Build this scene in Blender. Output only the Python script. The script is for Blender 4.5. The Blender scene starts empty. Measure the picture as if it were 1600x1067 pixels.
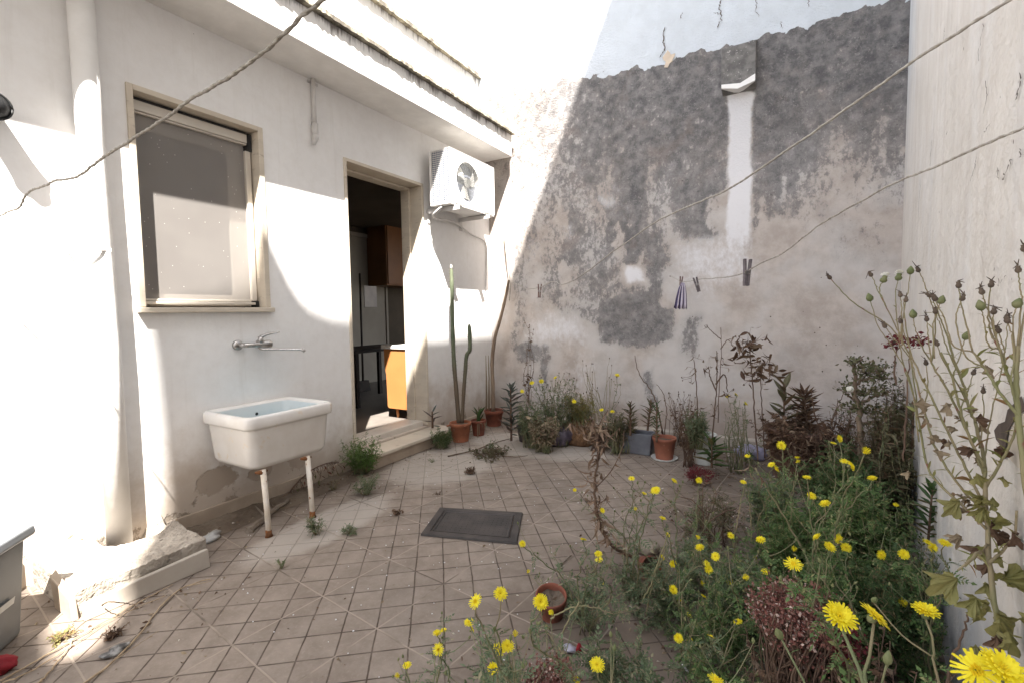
import bpy, math, random
import numpy as np
from mathutils import Vector, Matrix
D = bpy.data
scene = bpy.context.scene
COL = scene.collection
random.seed(7)
RNG = np.random.default_rng(11)

# ---------------------------------------------------------------- camera, sky, sun, exposure
F_PX, YAW, PITCH, ROLL, EYE = 737.4, .529, .0612, -.0158, 1.35
_f = np.array([-math.sin(YAW)*math.cos(PITCH), math.cos(YAW)*math.cos(PITCH), -math.sin(PITCH)])
_r0 = np.array([math.cos(YAW), math.sin(YAW), 0.]); _u0 = np.cross(_r0, _f)
_r = _r0*math.cos(ROLL)+_u0*math.sin(ROLL); _u = -_r0*math.sin(ROLL)+_u0*math.cos(ROLL)
cam_d = D.cameras.new('camera'); cam = D.objects.new('camera', cam_d); COL.objects.link(cam)
cam_d.sensor_width = 36; cam_d.lens = F_PX/1600*36; cam_d.clip_end = 500; cam_d.clip_start = .05
cam.matrix_world = Matrix(((_r[0], _u[0], -_f[0], 0), (_r[1], _u[1], -_f[1], 0), (_r[2], _u[2], -_f[2], EYE), (0, 0, 0, 1)))
scene.camera = cam
SUN = Vector((1, -1.1, 2.25)).normalized()
w = D.worlds.new('World'); scene.world = w; w.use_nodes = True
sky = w.node_tree.nodes.new('ShaderNodeTexSky'); sky.sky_type = 'NISHITA'; sky.sun_disc = False
sky.sun_elevation = math.asin(SUN.z); sky.sun_rotation = math.atan2(SUN.x, SUN.y)
bg = w.node_tree.nodes['Background']; bg.inputs['Strength'].default_value = .11
hs = w.node_tree.nodes.new('ShaderNodeHueSaturation'); hs.inputs['Saturation'].default_value = .38   # thin bright haze
wm = w.node_tree.nodes.new('ShaderNodeMixRGB'); wm.blend_type = 'MULTIPLY'; wm.inputs[0].default_value = 1; wm.inputs[2].default_value = (1.0, .992, .986, 1)
w.node_tree.links.new(sky.outputs[0], hs.inputs['Color']); w.node_tree.links.new(hs.outputs[0], wm.inputs[1]); w.node_tree.links.new(wm.outputs[0], bg.inputs[0])
sd = D.lights.new('sun', 'SUN'); sd.energy = 5; sd.angle = math.radians(.55); sd.color = (1, .955, .90)
so = D.objects.new('sun', sd); COL.objects.link(so); so.rotation_euler = SUN.to_track_quat('Z', 'Y').to_euler()
scene.view_settings.view_transform = 'Standard'; scene.view_settings.look = 'None'
scene.view_settings.gamma = 1; scene.view_settings.exposure = 2.46
scene.render.engine = 'CYCLES'
scene.cycles.max_bounces = 10; scene.cycles.diffuse_bounces = 7; scene.cycles.transparent_max_bounces = 16

def ray(px, py): return _f + _r*(px-800)/F_PX - _u*(py-533.5)/F_PX
def W(px, py, d): return ray(px, py)*d + np.array([0, 0, EYE])       # a point at forward distance d
def PX(px, py, x): v = ray(px, py); return v*(x/v[0]) + np.array([0, 0, EYE])
def PY(px, py, y): v = ray(px, py); return v*(y/v[1]) + np.array([0, 0, EYE])
def wallx(y): return .82-.0995*(5.12-y) if y > 1.15 else .82       # inner face of the right wall, which closes in towards the viewer
def PR(px, py, off=0.):
    v = ray(px, py); return v*((.82-.0995*5.12-off)/(v[0]-.0995*v[1])) + np.array([0, 0, EYE])
def PZ(px, py, z=0.): v = ray(px, py); return v*((z-EYE)/v[2]) + np.array([0, 0, EYE])

# ---------------------------------------------------------------- mesh builder
class M:
    def __init__(s): s.v = []; s.f = []; s.n = 0; s.mi = []
    def add(s, v, f, mi=0):
        v = np.asarray(v, float).reshape(-1, 3)
        s.v.append(v); s.f += [tuple(int(i)+s.n for i in q) for q in f]; s.mi += [mi]*len(f); s.n += len(v)
        return s
    def box(s, x0, y0, z0, x1, y1, z1, mi=0):
        if x0 > x1: x0, x1 = x1, x0
        if y0 > y1: y0, y1 = y1, y0
        if z0 > z1: z0, z1 = z1, z0
        v = [(x0, y0, z0), (x1, y0, z0), (x1, y1, z0), (x0, y1, z0), (x0, y0, z1), (x1, y0, z1), (x1, y1, z1), (x0, y1, z1)]
        return s.add(v, [(0, 3, 2, 1), (4, 5, 6, 7), (0, 1, 5, 4), (1, 2, 6, 5), (2, 3, 7, 6), (3, 0, 4, 7)], mi)
    def prism(s, poly, axis, a, b, mi=0):
        n = len(poly)
        def p(q, t): return {'x': (t, q[0], q[1]), 'y': (q[0], t, q[1]), 'z': (q[0], q[1], t)}[axis]
        v = [p(q, a) for q in poly]+[p(q, b) for q in poly]
        return s.add(v, [tuple(range(n))[::-1], tuple(range(n, 2*n))]+[(i, (i+1) % n, n+(i+1) % n, n+i) for i in range(n)], mi)
    def tube(s, pts, rad, n=6, cap=True, mi=0, twist=0, star=0):
        P = np.asarray(pts, float); k = len(P)
        R = np.full(k, rad, float) if np.isscalar(rad) else np.asarray(rad, float)
        T = np.gradient(P, axis=0); T /= np.linalg.norm(T, axis=1)[:, None]+1e-9
        a = np.array([0, 0, 1.]) if abs(T[0][2]) < .9 else np.array([1., 0, 0])
        u = np.cross(T[0], a); u /= np.linalg.norm(u); V = []
        for i in range(k):
            u = u-T[i]*(u@T[i]); u /= np.linalg.norm(u)+1e-9; b = np.cross(T[i], u)
            for j in range(n):
                an = 2*math.pi*j/n; rr = R[i]*(1-(star if j % 2 else 0))
                V.append(P[i]+rr*(math.cos(an)*u+math.sin(an)*b))
        f = [(i*n+j, i*n+(j+1) % n, (i+1)*n+(j+1) % n, (i+1)*n+j) for i in range(k-1) for j in range(n)]
        if cap: f += [tuple(range(n))[::-1], tuple(range((k-1)*n, k*n))]
        return s.add(V, f, mi)
    def lathe(s, prof, c=(0, 0, 0), n=32, mi=0, sx=1, sy=1, wob=0):
        V = []; c = np.array(c, float)
        for (r, z) in prof:
            for j in range(n):
                a = 2*math.pi*j/n; q = 1+wob*math.sin(3*a+z*20)
                V.append(c+np.array([r*sx*q*math.cos(a), r*sy*q*math.sin(a), z]))
        k = len(prof)
        f = [(i*n+j, i*n+(j+1) % n, (i+1)*n+(j+1) % n, (i+1)*n+j) for i in range(k-1) for j in range(n)]
        f += [tuple(range(n))[::-1], tuple(range((k-1)*n, k*n))]
        return s.add(V, f, mi)
    def put(s, tpl, pos, d, roll=0., sc=1., up=(0, 0, 1), mi=None):
        tv, tf, tm = tpl; d = np.asarray(d, float); d = d/(np.linalg.norm(d)+1e-9)
        up = np.asarray(up, float)
        if abs(d@up) > .98: up = np.array([1., 0.02, 0])
        y = np.cross(up, d); y /= np.linalg.norm(y); z = np.cross(d, y)
        c, q = math.cos(roll), math.sin(roll); y, z = y*c+z*q, z*c-y*q
        sc = np.array([sc, sc, sc]) if np.isscalar(sc) else np.asarray(sc)
        v = (tv*sc) @ np.array([d, y, z]) + np.asarray(pos, float)
        s.add(v, tf, tm if mi is None else mi); return s
    def obj(s, name, mats, parent=None, smooth=False, bevel=0, solid=0, sub=0):
        V = np.concatenate(s.v) if s.v else np.zeros((0, 3))
        if parent is not None: V = V - np.array(root_loc(parent))
        me = D.meshes.new(name); me.from_pydata(V.tolist(), [], s.f)
        if not isinstance(mats, (list, tuple)): mats = [mats]
        for m in mats: me.materials.append(m)
        if len(mats) > 1: me.polygons.foreach_set('material_index', np.array(s.mi, dtype=np.int32))
        if smooth: me.polygons.foreach_set('use_smooth', np.ones(len(me.polygons), bool))
        me.update()
        o = D.objects.new(name, me); COL.objects.link(o)
        if parent is not None: o.parent = parent
        if bevel:
            b = o.modifiers.new('bevel', 'BEVEL'); b.width = bevel; b.segments = 2; b.limit_method = 'ANGLE'; b.angle_limit = .6
            if smooth: b.harden_normals = False
        if solid: q = o.modifiers.new('solid', 'SOLIDIFY'); q.thickness = solid; q.offset = 0
        if sub: q = o.modifiers.new('sub', 'SUBSURF'); q.levels = sub; q.render_levels = sub
        return o
def root_loc(o):
    l = Vector(o.location)
    while o.parent: o = o.parent; l = l+o.location
    return tuple(l)
def thing(name, label, cat, loc=(0, 0, 0), group=None):
    o = D.objects.new(name, None); o.empty_display_size = .05; COL.objects.link(o); o.location = tuple(float(q) for q in loc)
    o['label'] = label; o['category'] = cat
    if group: o['group'] = group
    return o
def tag(o, label, cat, group=None):
    o['label'] = label; o['category'] = cat
    if group: o['group'] = group
    return o
def struct(o, kind='structure'): o['kind'] = kind; return o
def smoothpath(pts, n=24):
    P = np.asarray(pts, float); k = len(P)
    if k < 3: t = np.linspace(0, 1, n)[:, None]; return P[0]*(1-t)+P[-1]*t
    Q = np.vstack([2*P[0]-P[1], P, 2*P[-1]-P[-2]]); out = []
    for t in np.linspace(0, k-1-1e-6, n):
        i = int(t); u = t-i; a, b, c, d = Q[i:i+4]
        out.append(.5*((2*b)+(c-a)*u+(2*a-5*b+4*c-d)*u*u+(3*b-a-3*c+d)*u**3))
    return np.array(out)

# ---------------------------------------------------------------- materials
class N:
    def __init__(s, name):
        s.m = D.materials.new(name); s.m.use_nodes = True; s.t = s.m.node_tree; s.b = s.t.nodes['Principled BSDF']
        s.out = s.t.nodes['Material Output']
    def n(s, ty, props=None, **inp):
        q = s.t.nodes.new('ShaderNode'+ty)
        for k, v in (props or {}).items(): setattr(q, k, v)
        for k, v in inp.items():
            key = int(k[1:]) if k[0] == 'i' and k[1:].isdigit() else k.replace('_', ' ')
            s.set(q.inputs[key], v)
        return q
    def set(s, sock, v):
        if isinstance(v, bpy.types.Node): v = v.outputs[0]
        if isinstance(v, bpy.types.NodeSocket): s.t.links.new(v, sock)
        elif isinstance(v, (tuple, list)) and sock.type == 'RGBA' and len(v) == 3: sock.default_value = (*v, 1)
        else: sock.default_value = v
    def math(s, op, a, b=0., c=0., clamp=False):
        q = s.n('Math', {'operation': op, 'use_clamp': clamp}); s.set(q.inputs[0], a); s.set(q.inputs[1], b); s.set(q.inputs[2], c); return q.outputs[0]
    def pos(s): return s.n('NewGeometry').outputs['Position']
    def scaled(s, v, sc): q = s.n('Mapping'); s.set(q.inputs['Vector'], v); q.inputs['Scale'].default_value = sc; return q.outputs[0]
    def noise(s, v, scale, detail=4, rough=.6, dist=0): 
        q = s.n('TexNoise', Scale=scale, Detail=detail, Roughness=rough, Distortion=dist); s.set(q.inputs['Vector'], v); return q.outputs[0]
    def ramp(s, f, a, b, ca=0., cb=1.):
        q = s.n('MapRange', {'interpolation_type': 'SMOOTHSTEP'}); s.set(q.inputs[0], f); s.set(q.inputs[1], a); s.set(q.inputs[2], b); s.set(q.inputs[3], ca); s.set(q.inputs[4], cb); return q.outputs[0]
    def mix(s, f, a, b, mode='MIX'):
        q = s.n('MixRGB', {'blend_type': mode}); s.set(q.inputs[0], f); s.set(q.inputs[1], a); s.set(q.inputs[2], b); return q.outputs[0]
    def sep(s, v): q = s.n('SeparateXYZ'); s.set(q.inputs[0], v); return q.outputs
    def bump(s, h, st=.3, dist=.01):
        q = s.n('Bump', Strength=st, Distance=dist); s.set(q.inputs['Height'], h); s.t.links.new(q.outputs[0], s.b.inputs['Normal']); return q
    def fin(s, col=None, rough=.8, spec=.3, metal=0.):
        if col is not None: s.set(s.b.inputs['Base Color'], col)
        s.set(s.b.inputs['Roughness'], rough); s.b.inputs['Specular IOR Level'].default_value = spec; s.b.inputs['Metallic'].default_value = metal
        return s.m
def mottle(name, c1, c2, scale=6, rough=.8, bump=.2, bscale=60, stretch=(1, 1, 1), spec=.3, metal=0, lo=.35, hi=.65, island=0, sss=0, c3=None, bd=.004):
    s = N(name); p = s.scaled(s.pos(), stretch)
    f = s.ramp(s.noise(p, scale, 5), lo, hi)
    if island:
        isl = s.n('NewGeometry').outputs['Random Per Island']
        f = s.math('ADD', s.math('MULTIPLY', f, 1-island), s.math('MULTIPLY', isl, island))
    c = s.mix(f, c1, c2)
    if c3 is not None:
        c = s.mix(s.ramp(s.noise(p, scale*3.3, 3), .62, .7), c, c3)
    if bump: s.bump(s.noise(p, bscale, 3), bump, bd)
    m = s.fin(c, rough, spec, metal)
    return m
def leafmat(name, c1, c2, c3=None, trans=.25, rough=.55):
    s = N(name); isl = s.n('NewGeometry').outputs['Random Per Island']; p = s.pos()
    f = s.math('ADD', s.math('MULTIPLY', isl, .6), s.math('MULTIPLY', s.noise(p, 9, 3), .5))
    c = s.mix(s.ramp(f, .25, .8), c1, c2)
    if c3 is not None: c = s.mix(s.ramp(s.math('FRACT', s.math('MULTIPLY', isl, 7.31)), .78, .84), c, c3)
    c = s.mix(s.ramp(s.noise(p, 70, 3), .3, .75, 0, .35), c, tuple(q*.55 for q in c1))
    s.fin(c, rough, .35)
    tr = s.n('BsdfTranslucent'); s.set(tr.inputs[0], c); mx = s.n('MixShader'); mx.inputs[0].default_value = trans
    s.t.links.new(s.b.outputs[0], mx.inputs[1]); s.t.links.new(tr.outputs[0], mx.inputs[2]); s.t.links.new(mx.outputs[0], s.out.inputs[0])
    return s.m

# whitewashed facade: stained near its foot, patches of flaked paint
def mk_facade():
    s = N('whitewash'); p = s.pos(); x, y, z = s.sep(p)[0:3]
    big = s.noise(p, 1.7, 5); fine = s.noise(p, 14, 6, .65)
    c = s.mix(s.ramp(big, .3, .7), (.81, .80, .785), (.755, .74, .725))
    c = s.mix(s.ramp(fine, .35, .8, 0, .25), c, (.62, .59, .55))
    h = s.math('ADD', z, s.math('MULTIPLY', s.math('SUBTRACT', s.noise(p, 3.2, 6, .65), .5), 1.1))
    c = s.mix(s.ramp(h, .75, .12, 0, .85), c, (.44, .36, .285))
    h2 = s.math('ADD', z, s.math('MULTIPLY', s.math('SUBTRACT', s.noise(p, 7, 5, .7), .5), .9))
    patch = s.ramp(h2, .07, .01)
    c = s.mix(patch, c, (.30, .25, .20))
    st = s.noise(s.scaled(p, (1, 9, .7)), 2.2, 4)
    c = s.mix(s.ramp(st, .55, .8, 0, .22), c, (.55, .52, .47))
    sp = s.n('TexVoronoi', {'feature': 'F1'}, Scale=5.5); s.set(sp.inputs['Vector'], p)
    c = s.mix(s.ramp(sp.outputs[0], .022, .012), c, (.12, .1, .08))
    # spalled patches below the sink
    def blob(y0, z0, ry, rz):
        a = s.math('DIVIDE', s.math('SUBTRACT', y, y0), ry); b = s.math('DIVIDE', s.math('SUBTRACT', z, z0), rz)
        d = s.math('ADD', s.math('MULTIPLY', a, a), s.math('MULTIPLY', b, b))
        return s.math('ADD', d, s.math('MULTIPLY', s.math('SUBTRACT', s.noise(p, 9, 5, .7), .5), 2.2))
    b1 = s.math('MINIMUM', blob(1.68, .26, .14, .09), s.math('MINIMUM', blob(2.3, .3, .12, .16), blob(1.98, .22, .1, .06)))
    c = s.mix(s.ramp(b1, 1.05, .8), c, (.40, .335, .275))
    hh = s.math('ADD', s.math('MULTIPLY', fine, .4), s.math('MULTIPLY', s.ramp(b1, 1.05, .8), -.8))
    s.bump(s.math('ADD', s.math('ADD', hh, s.math('MULTIPLY', big, .8)), s.math('MULTIPLY', patch, -1)), .5, .012)
    return s.fin(c, .9, .15)
def mk_far():
    s = N('weathered_plaster'); p = s.pos(); x, y, z = s.sep(p)[0:3]
    at = s.n('Attribute', {'attribute_name': 'stain'}); d, wh, up = s.sep(at.outputs['Vector'])[0:3]
    fine = s.noise(s.scaled(p, (1, 1, .65)), 22, 7, .72); vfine = s.noise(p, 75, 4, .7); mid = s.noise(p, 5, 6, .65)
    cream = s.mix(s.ramp(mid, .35, .68), (.52, .46, .415), (.40, .345, .305))
    cream = s.mix(s.ramp(s.noise(p, 1.6, 4), .42, .62, 0, .6), cream, (.56, .54, .525))
    dk = s.mix(s.ramp(s.noise(p, 11, 6, .7), .38, .66), (.12, .116, .117), (.225, .215, .21))
    dk = s.mix(s.ramp(s.noise(p, 3.1, 3), .55, .7, 0, .4), dk, (.20, .155, .135))
    dd = s.math('ADD', d, s.math('MULTIPLY', s.ramp(d, .02, .5, .15, 1), s.math('ADD', s.math('MULTIPLY', s.math('SUBTRACT', fine, .5), .8), s.math('MULTIPLY', s.math('SUBTRACT', vfine, .5), .75))))
    flk = s.noise(s.scaled(p, (1, 1, .7)), 34, 6, .8); dd2 = s.math('ADD', d, s.math('ADD', s.math('MULTIPLY', s.math('SUBTRACT', fine, .5), 1.3), s.math('MULTIPLY', s.math('SUBTRACT', flk, .5), 1.1)))
    k = s.math('ADD', s.math('MULTIPLY', dd, .52), s.math('MULTIPLY', s.ramp(dd2, .42, .60), .46), clamp=True)
    c = s.mix(k, cream, dk)
    c = s.mix(s.ramp(s.math('ADD', wh, s.math('MULTIPLY', s.math('SUBTRACT', fine, .5), 1.0)), .15, .8), c, (.68, .665, .67))
    white = s.mix(s.ramp(mid, .3, .7), (.66, .70, .745), (.60, .635, .67))
    upn = s.math('ADD', up, s.math('MULTIPLY', s.math('SUBTRACT', fine, .5), .5))
    gl = s.noise(s.scaled(p, (1, 1, .8)), 62, 3, .8); c = s.mix(s.math('MULTIPLY', s.math('MULTIPLY', s.ramp(gl, .57, .66), s.ramp(s.noise(p, 6, 3), .38, .62)), s.ramp(d, .3, .8, 0, .62)), c, (.42, .39, .37))
    c = s.mix(s.math('MULTIPLY', s.ramp(s.noise(p, 48, 4, .8), .60, .68), s.ramp(d, .3, .8, 0, .6)), c, (.05, .048, .05))
    zf = s.math('ADD', z, s.math('MULTIPLY', s.math('SUBTRACT', s.noise(p, 4, 5, .7), .5), .9)); c = s.mix(s.ramp(zf, .55, .05, 0, .65), c, (.27, .215, .175))
    um = s.ramp(upn, .46, .54)
    c = s.mix(um, c, white)
    grit = s.math('MULTIPLY', s.ramp(z, 2.2, 3.4), s.noise(p, 55, 5, .75))
    s.bump(s.math('ADD', s.math('ADD', s.math('MULTIPLY', um, .12), s.math('MULTIPLY', grit, 1.2)), s.math('MULTIPLY', fine, .35)), .85, .02)
    return s.fin(c, .95, .1)
def mk_right():
    s = N('pale_render'); p = s.pos(); x, y, z = s.sep(p)[0:3]
    mid = s.noise(p, 3.2, 5); st = s.noise(s.scaled(p, (1, 7, .45)), 1.8, 5, .6); fine = s.noise(p, 24, 5, .65)
    c = s.mix(s.ramp(mid, .3, .7), (.68, .645, .60), (.61, .575, .53))
    c = s.mix(s.ramp(st, .40, .72, 0, .38), c, (.50, .445, .41))
    c = s.mix(s.ramp(s.noise(s.scaled(p, (1, 2.4, .8)), 1.6, 5), .45, .7, 0, .5), c, (.66, .65, .64))
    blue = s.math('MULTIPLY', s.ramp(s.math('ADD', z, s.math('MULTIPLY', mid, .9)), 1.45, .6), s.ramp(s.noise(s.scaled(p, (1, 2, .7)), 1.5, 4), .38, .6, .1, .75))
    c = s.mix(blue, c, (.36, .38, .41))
    cor = s.math('MULTIPLY', s.ramp(y, 4.35, 5.05), s.ramp(z, 2.1, 3.6))
    stk = s.noise(s.scaled(p, (1, 16, .6)), 1.7, 5)
    c = s.mix(s.math('MULTIPLY', cor, .6), c, (.66, .69, .72))
    c = s.mix(s.math('MULTIPLY', cor, s.ramp(stk, .5, .7, 0, .6)), c, (.25, .26, .28))
    c = s.mix(s.ramp(fine, .6, .85, 0, .3), c, (.40, .35, .3))
    s.bump(s.math('ADD', s.math('MULTIPLY', fine, .5), s.math('ADD', s.math('MULTIPLY', mid, 1.6), s.math('MULTIPLY', s.noise(p, 9, 4), .8))), .7, .018)
    return s.fin(c, .95, .1)
def mk_tiles():
    s = N('courtyard_tiles'); p = s.pos()
    mp = s.n('Mapping', {'vector_type': 'TEXTURE'}); s.set(mp.inputs[0], p)
    mp.inputs['Location'].default_value = (-1.916, 1.428, 0); mp.inputs['Rotation'].default_value = (0, 0, math.radians(-5.9)); mp.inputs['Scale'].default_value = (.409, .409, 1)
    wob = s.noise(p, 5, 3); u, v, _ = s.sep(mp.outputs[0])[0:3]
    wv = s.math('MULTIPLY', s.math('SUBTRACT', wob, .5), .02); u = s.math('ADD', u, wv); v = s.math('ADD', v, wv)
    def line(t, wd):  # 1 on the lines t = integer
        f = s.math('ABSOLUTE', s.math('SUBTRACT', s.math('FRACT', s.math('ADD', t, .5)), .5))
        return s.ramp(f, wd, wd*.45)
    a2 = s.math('MULTIPLY', s.math('ADD', u, v), 2.); b2 = s.math('MULTIPLY', s.math('SUBTRACT', u, v), 2.)
    gr = s.math('MAXIMUM', line(a2, .030), line(b2, .030))
    jn = s.math('MAXIMUM', line(u, .013), line(v, .013))
    cell = s.n('TexWhiteNoise', {'noise_dimensions': '2D'})
    cb = s.n('CombineXYZ'); s.set(cb.inputs[0], s.math('FLOOR', u)); s.set(cb.inputs[1], s.math('FLOOR', v)); s.t.links.new(cb.outputs[0], cell.inputs[0])
    cl2 = s.n('TexWhiteNoise', {'noise_dimensions': '2D'}); cb2 = s.n('CombineXYZ'); s.set(cb2.inputs[0], s.math('FLOOR', a2)); s.set(cb2.inputs[1], s.math('FLOOR', b2)); s.t.links.new(cb2.outputs[0], cl2.inputs[0])
    big = s.noise(p, 1.1, 4); mid = s.noise(p, 6, 6, .7); fine = s.noise(p, 60, 5, .7)
    c = s.mix(cell.outputs[0], (.245, .20, .163), (.205, .171, .142))
    c = s.mix(s.math('MULTIPLY', cl2.outputs[0], .35), c, (.29, .24, .195))
    c = s.mix(s.ramp(mid, .32, .72, 0, .7), c, (.15, .118, .094))
    c = s.mix(s.ramp(fine, .5, .8, 0, .35), c, (.38, .31, .25))
    px, py, _z = s.sep(p)[0:3]
    # pale cement smear near the sink legs and along the step
    def blob(x0, y0, rx, ry, am=1.2):
        a = s.math('DIVIDE', s.math('SUBTRACT', px, x0), rx); b = s.math('DIVIDE', s.math('SUBTRACT', py, y0), ry)
        d = s.math('ADD', s.math('MULTIPLY', a, a), s.math('MULTIPLY', b, b))
        return s.math('ADD', d, s.math('MULTIPLY', s.math('SUBTRACT', s.noise(p, 4, 5, .7), .5), am))
    pale = s.math('MINIMUM', blob(-2.55, 1.95, .22, .55), s.math('MINIMUM', blob(-2.65, 3.3, .45, .6), blob(-2.2, 4.2, .8, .4)))
    pm = s.ramp(pale, 1.3, .6, 0, .75); c = s.mix(pm, c, (.37, .33, .285))
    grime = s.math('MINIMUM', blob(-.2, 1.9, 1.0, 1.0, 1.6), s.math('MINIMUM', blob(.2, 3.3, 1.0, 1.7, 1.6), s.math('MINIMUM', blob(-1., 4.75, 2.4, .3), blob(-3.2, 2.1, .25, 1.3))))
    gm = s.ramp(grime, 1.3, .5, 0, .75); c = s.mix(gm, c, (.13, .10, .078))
    spot = s.ramp(s.noise(p, 13, 3), .66, .74, 0, .5); c = s.mix(spot, c, (.14, .11, .085))
    jfill = s.ramp(s.noise(p, 2.3, 3), .34, .50)
    grc = s.mix(s.ramp(s.noise(p, 9, 4), .4, .7), (.06, .043, .032), (.13, .10, .078))
    vis = s.math('MULTIPLY', s.ramp(pm, .7, .3, .35, 1.), s.ramp(s.noise(p, 3.3, 4), .3, .5, .45, 1.))
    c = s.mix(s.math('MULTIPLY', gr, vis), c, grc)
    c = s.mix(s.math('MULTIPLY', jn, .9), c, s.mix(jfill, (.09, .07, .052), (.285, .235, .188)))
    hgt = s.math('SUBTRACT', s.math('MULTIPLY', mid, .25), s.math('ADD', s.math('MULTIPLY', gr, 1.), s.math('MULTIPLY', jn, .5)))
    s.bump(s.math('ADD', hgt, s.math('MULTIPLY', fine, .12)), .6, .004)
    return s.fin(c, s.ramp(mid, .3, .7, .7, .92), .25)
def mk_fascia():
    s = N('stained_fascia'); p = s.pos(); x, y, z = s.sep(p)[0:3]
    at = s.noise(s.scaled(p, (1, 1, .10)), 40, 4, .75); lo = s.noise(s.scaled(p, (1, 1, .3)), 5.5, 3)
    zz = s.math('SUBTRACT', s.math('ADD', s.math('MULTIPLY', at, .26), s.math('MULTIPLY', lo, .34)), .285)
    # distance below the coping of the lower (3.47) or the upper (4.27) band
    up = s.math('GREATER_THAN', z, 3.62)
    top = s.math('ADD', 3.47, s.math('MULTIPLY', up, .80))
    dist = s.math('SUBTRACT', top, z)
    zz = s.math('SUBTRACT', zz, s.math('MULTIPLY', up, .03))
    m = s.ramp(s.math('SUBTRACT', dist, zz), .05, -.05)
    c = s.mix(s.ramp(s.noise(p, 6, 4), .3, .7), (.78, .76, .73), (.70, .68, .65))
    c = s.mix(s.math('MULTIPLY', m, .92), c, (.13, .11, .10))
    s.bump(s.noise(p, 20, 4), .3, .01)
    return s.fin(c, .9, .15)
MT = {}
MT['facade'] = mk_facade(); MT['far'] = mk_far(); MT['right'] = mk_right(); MT['tiles'] = mk_tiles(); MT['fascia'] = mk_fascia()
MT['coping'] = mottle('weathered_coping', (.34, .31, .24), (.12, .105, .085), 9, .95, .6, 40, c3=(.5, .45, .35))
MT['soil'] = mottle('yard_soil', (.10, .075, .055), (.17, .135, .10), 4, .95, .6, 50)
MT['stone'] = mottle('travertine_trim', (.60, .53, .43), (.52, .455, .37), 3, .6, .15, 40, (1, 1, 3), c3=(.45, .39, .31))
MT['alu'] = mottle('cream_aluminium', (.58, .53, .46), (.53, .48, .41), 2, .4, .0, spec=.5)
MT['black'] = mottle('black_plastic', (.02, .02, .02), (.035, .035, .035), 5, .5, .1)
MT['ceram'] = mottle('old_sink_ceramic', (.74, .71, .67), (.66, .62, .57), 3, .22, .03, 20, spec=.6, c3=(.68, .6, .5))
MT['ceram_in'] = mottle('sink_inside_glaze', (.66, .68, .67), (.70, .70, .68), 4, .3, .0, spec=.5)
MT['water'] = mottle('blue_water_in_sink', (.06, .30, .42), (.08, .34, .45), 3, .08, .05, 8, spec=.6)
MT['chrome'] = mottle('dull_chrome', (.52, .50, .48), (.34, .32, .30), 30, .28, .1, 80, metal=.9)
MT['rustpipe'] = mottle('painted_rusty_pipe', (.68, .63, .56), (.60, .52, .42), 8, .65, .3, 60, c3=(.25, .10, .04))
MT['rust'] = mottle('rust', (.22, .085, .03), (.10, .045, .02), 30, .95, .7, 90)
MT['pvc'] = mottle('grey_white_pipe', (.62, .60, .58), (.52, .50, .48), 4, .6, .1, 30)
MT['paintpipe'] = mottle('whitewashed_pipe', (.76, .745, .72), (.69, .67, .64), 4, .85, .3, 30)
MT['concrete'] = mottle('rough_concrete', (.44, .39, .33), (.27, .235, .195), 7, .95, .9, 28, c3=(.16, .14, .115), bd=.02)
MT['rubble'] = mottle('dusty_stone', (.27, .225, .18), (.18, .15, .12), 9, .95, .9, 40, bd=.01)
MT['marble'] = mottle('grey_marble_slab', (.40, .355, .30), (.33, .29, .245), 3, .6, .15, 40)
MT['skirt'] = mottle('skirting_tile', (.42, .345, .27), (.34, .275, .215), 4, .7, .3, 40)
MT['iron'] = mottle('cast_iron', (.024, .020, .019), (.050, .041, .037), 6, .6, .5, 160, spec=.4)
MT['binm'] = mottle('grey_bin_plastic', (.17, .175, .175), (.145, .15, .15), 3, .45, .05, 90)
MT['terra'] = mottle('orange_terracotta', (.32, .115, .06), (.25, .095, .052), 10, .75, .15, 70, c3=(.36, .2, .13))
MT['terrad'] = mottle('dark_terracotta', (.23, .075, .045), (.15, .055, .038), 8, .8, .3, 60)
MT['potblack'] = mottle('black_planter', (.035, .03, .035), (.075, .06, .06), 8, .6, .3, 30)
MT['potgrey'] = mottle('grey_planter', (.14, .145, .16), (.10, .10, .115), 6, .7, .2, 30)
MT['potwhite'] = mottle('dirty_white_bucket', (.62, .63, .60), (.50, .50, .47), 7, .6, .2, 30)
MT['fibre'] = mottle('root_fibre', (.22, .12, .06), (.12, .065, .035), 30, .95, 1, 120, bd=.02)
MT['acw'] = mottle('white_sheet_metal', (.78, .76, .73), (.72, .70, .67), 3, .5, .05, 40)
MT['acg'] = mottle('grille_grey', (.13, .13, .12), (.19, .19, .175), 9, .6, 0)
MT['acfin'] = mottle('condenser_fins', (.16, .18, .23), (.26, .28, .34), 40, .5, .3, 200)
MT['rope'] = mottle('weathered_rope', (.36, .33, .28), (.24, .215, .18), 60, .9, .8, 300)
MT['rope2'] = mottle('pale_rope', (.44, .41, .36), (.32, .29, .25), 60, .9, .8, 300)
MT['peg'] = mottle('dark_grey_peg', (.09, .075, .08), (.14, .12, .125), 30, .6, .2)
MT['pegb'] = mottle('brown_peg', (.11, .06, .05), (.16, .09, .075), 30, .6, .2)
MT['orange_dark'] = mottle('dark_orange_laminate', (.20, .085, .03), (.17, .072, .025), 3, .4, .03, 30)
MT['orange'] = mottle('orange_laminate', (.44, .185, .062), (.40, .165, .055), 3, .4, .03, 30)
MT['countw'] = mottle('white_counter', (.72, .70, .66), (.66, .63, .6), 3, .4, 0)
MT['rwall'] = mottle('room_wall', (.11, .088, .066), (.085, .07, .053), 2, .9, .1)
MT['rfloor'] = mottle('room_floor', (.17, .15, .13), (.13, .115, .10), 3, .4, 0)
MT['rdoor'] = mottle('inner_door_paint', (.30, .27, .22), (.26, .23, .19), 2, .6, 0)
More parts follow.
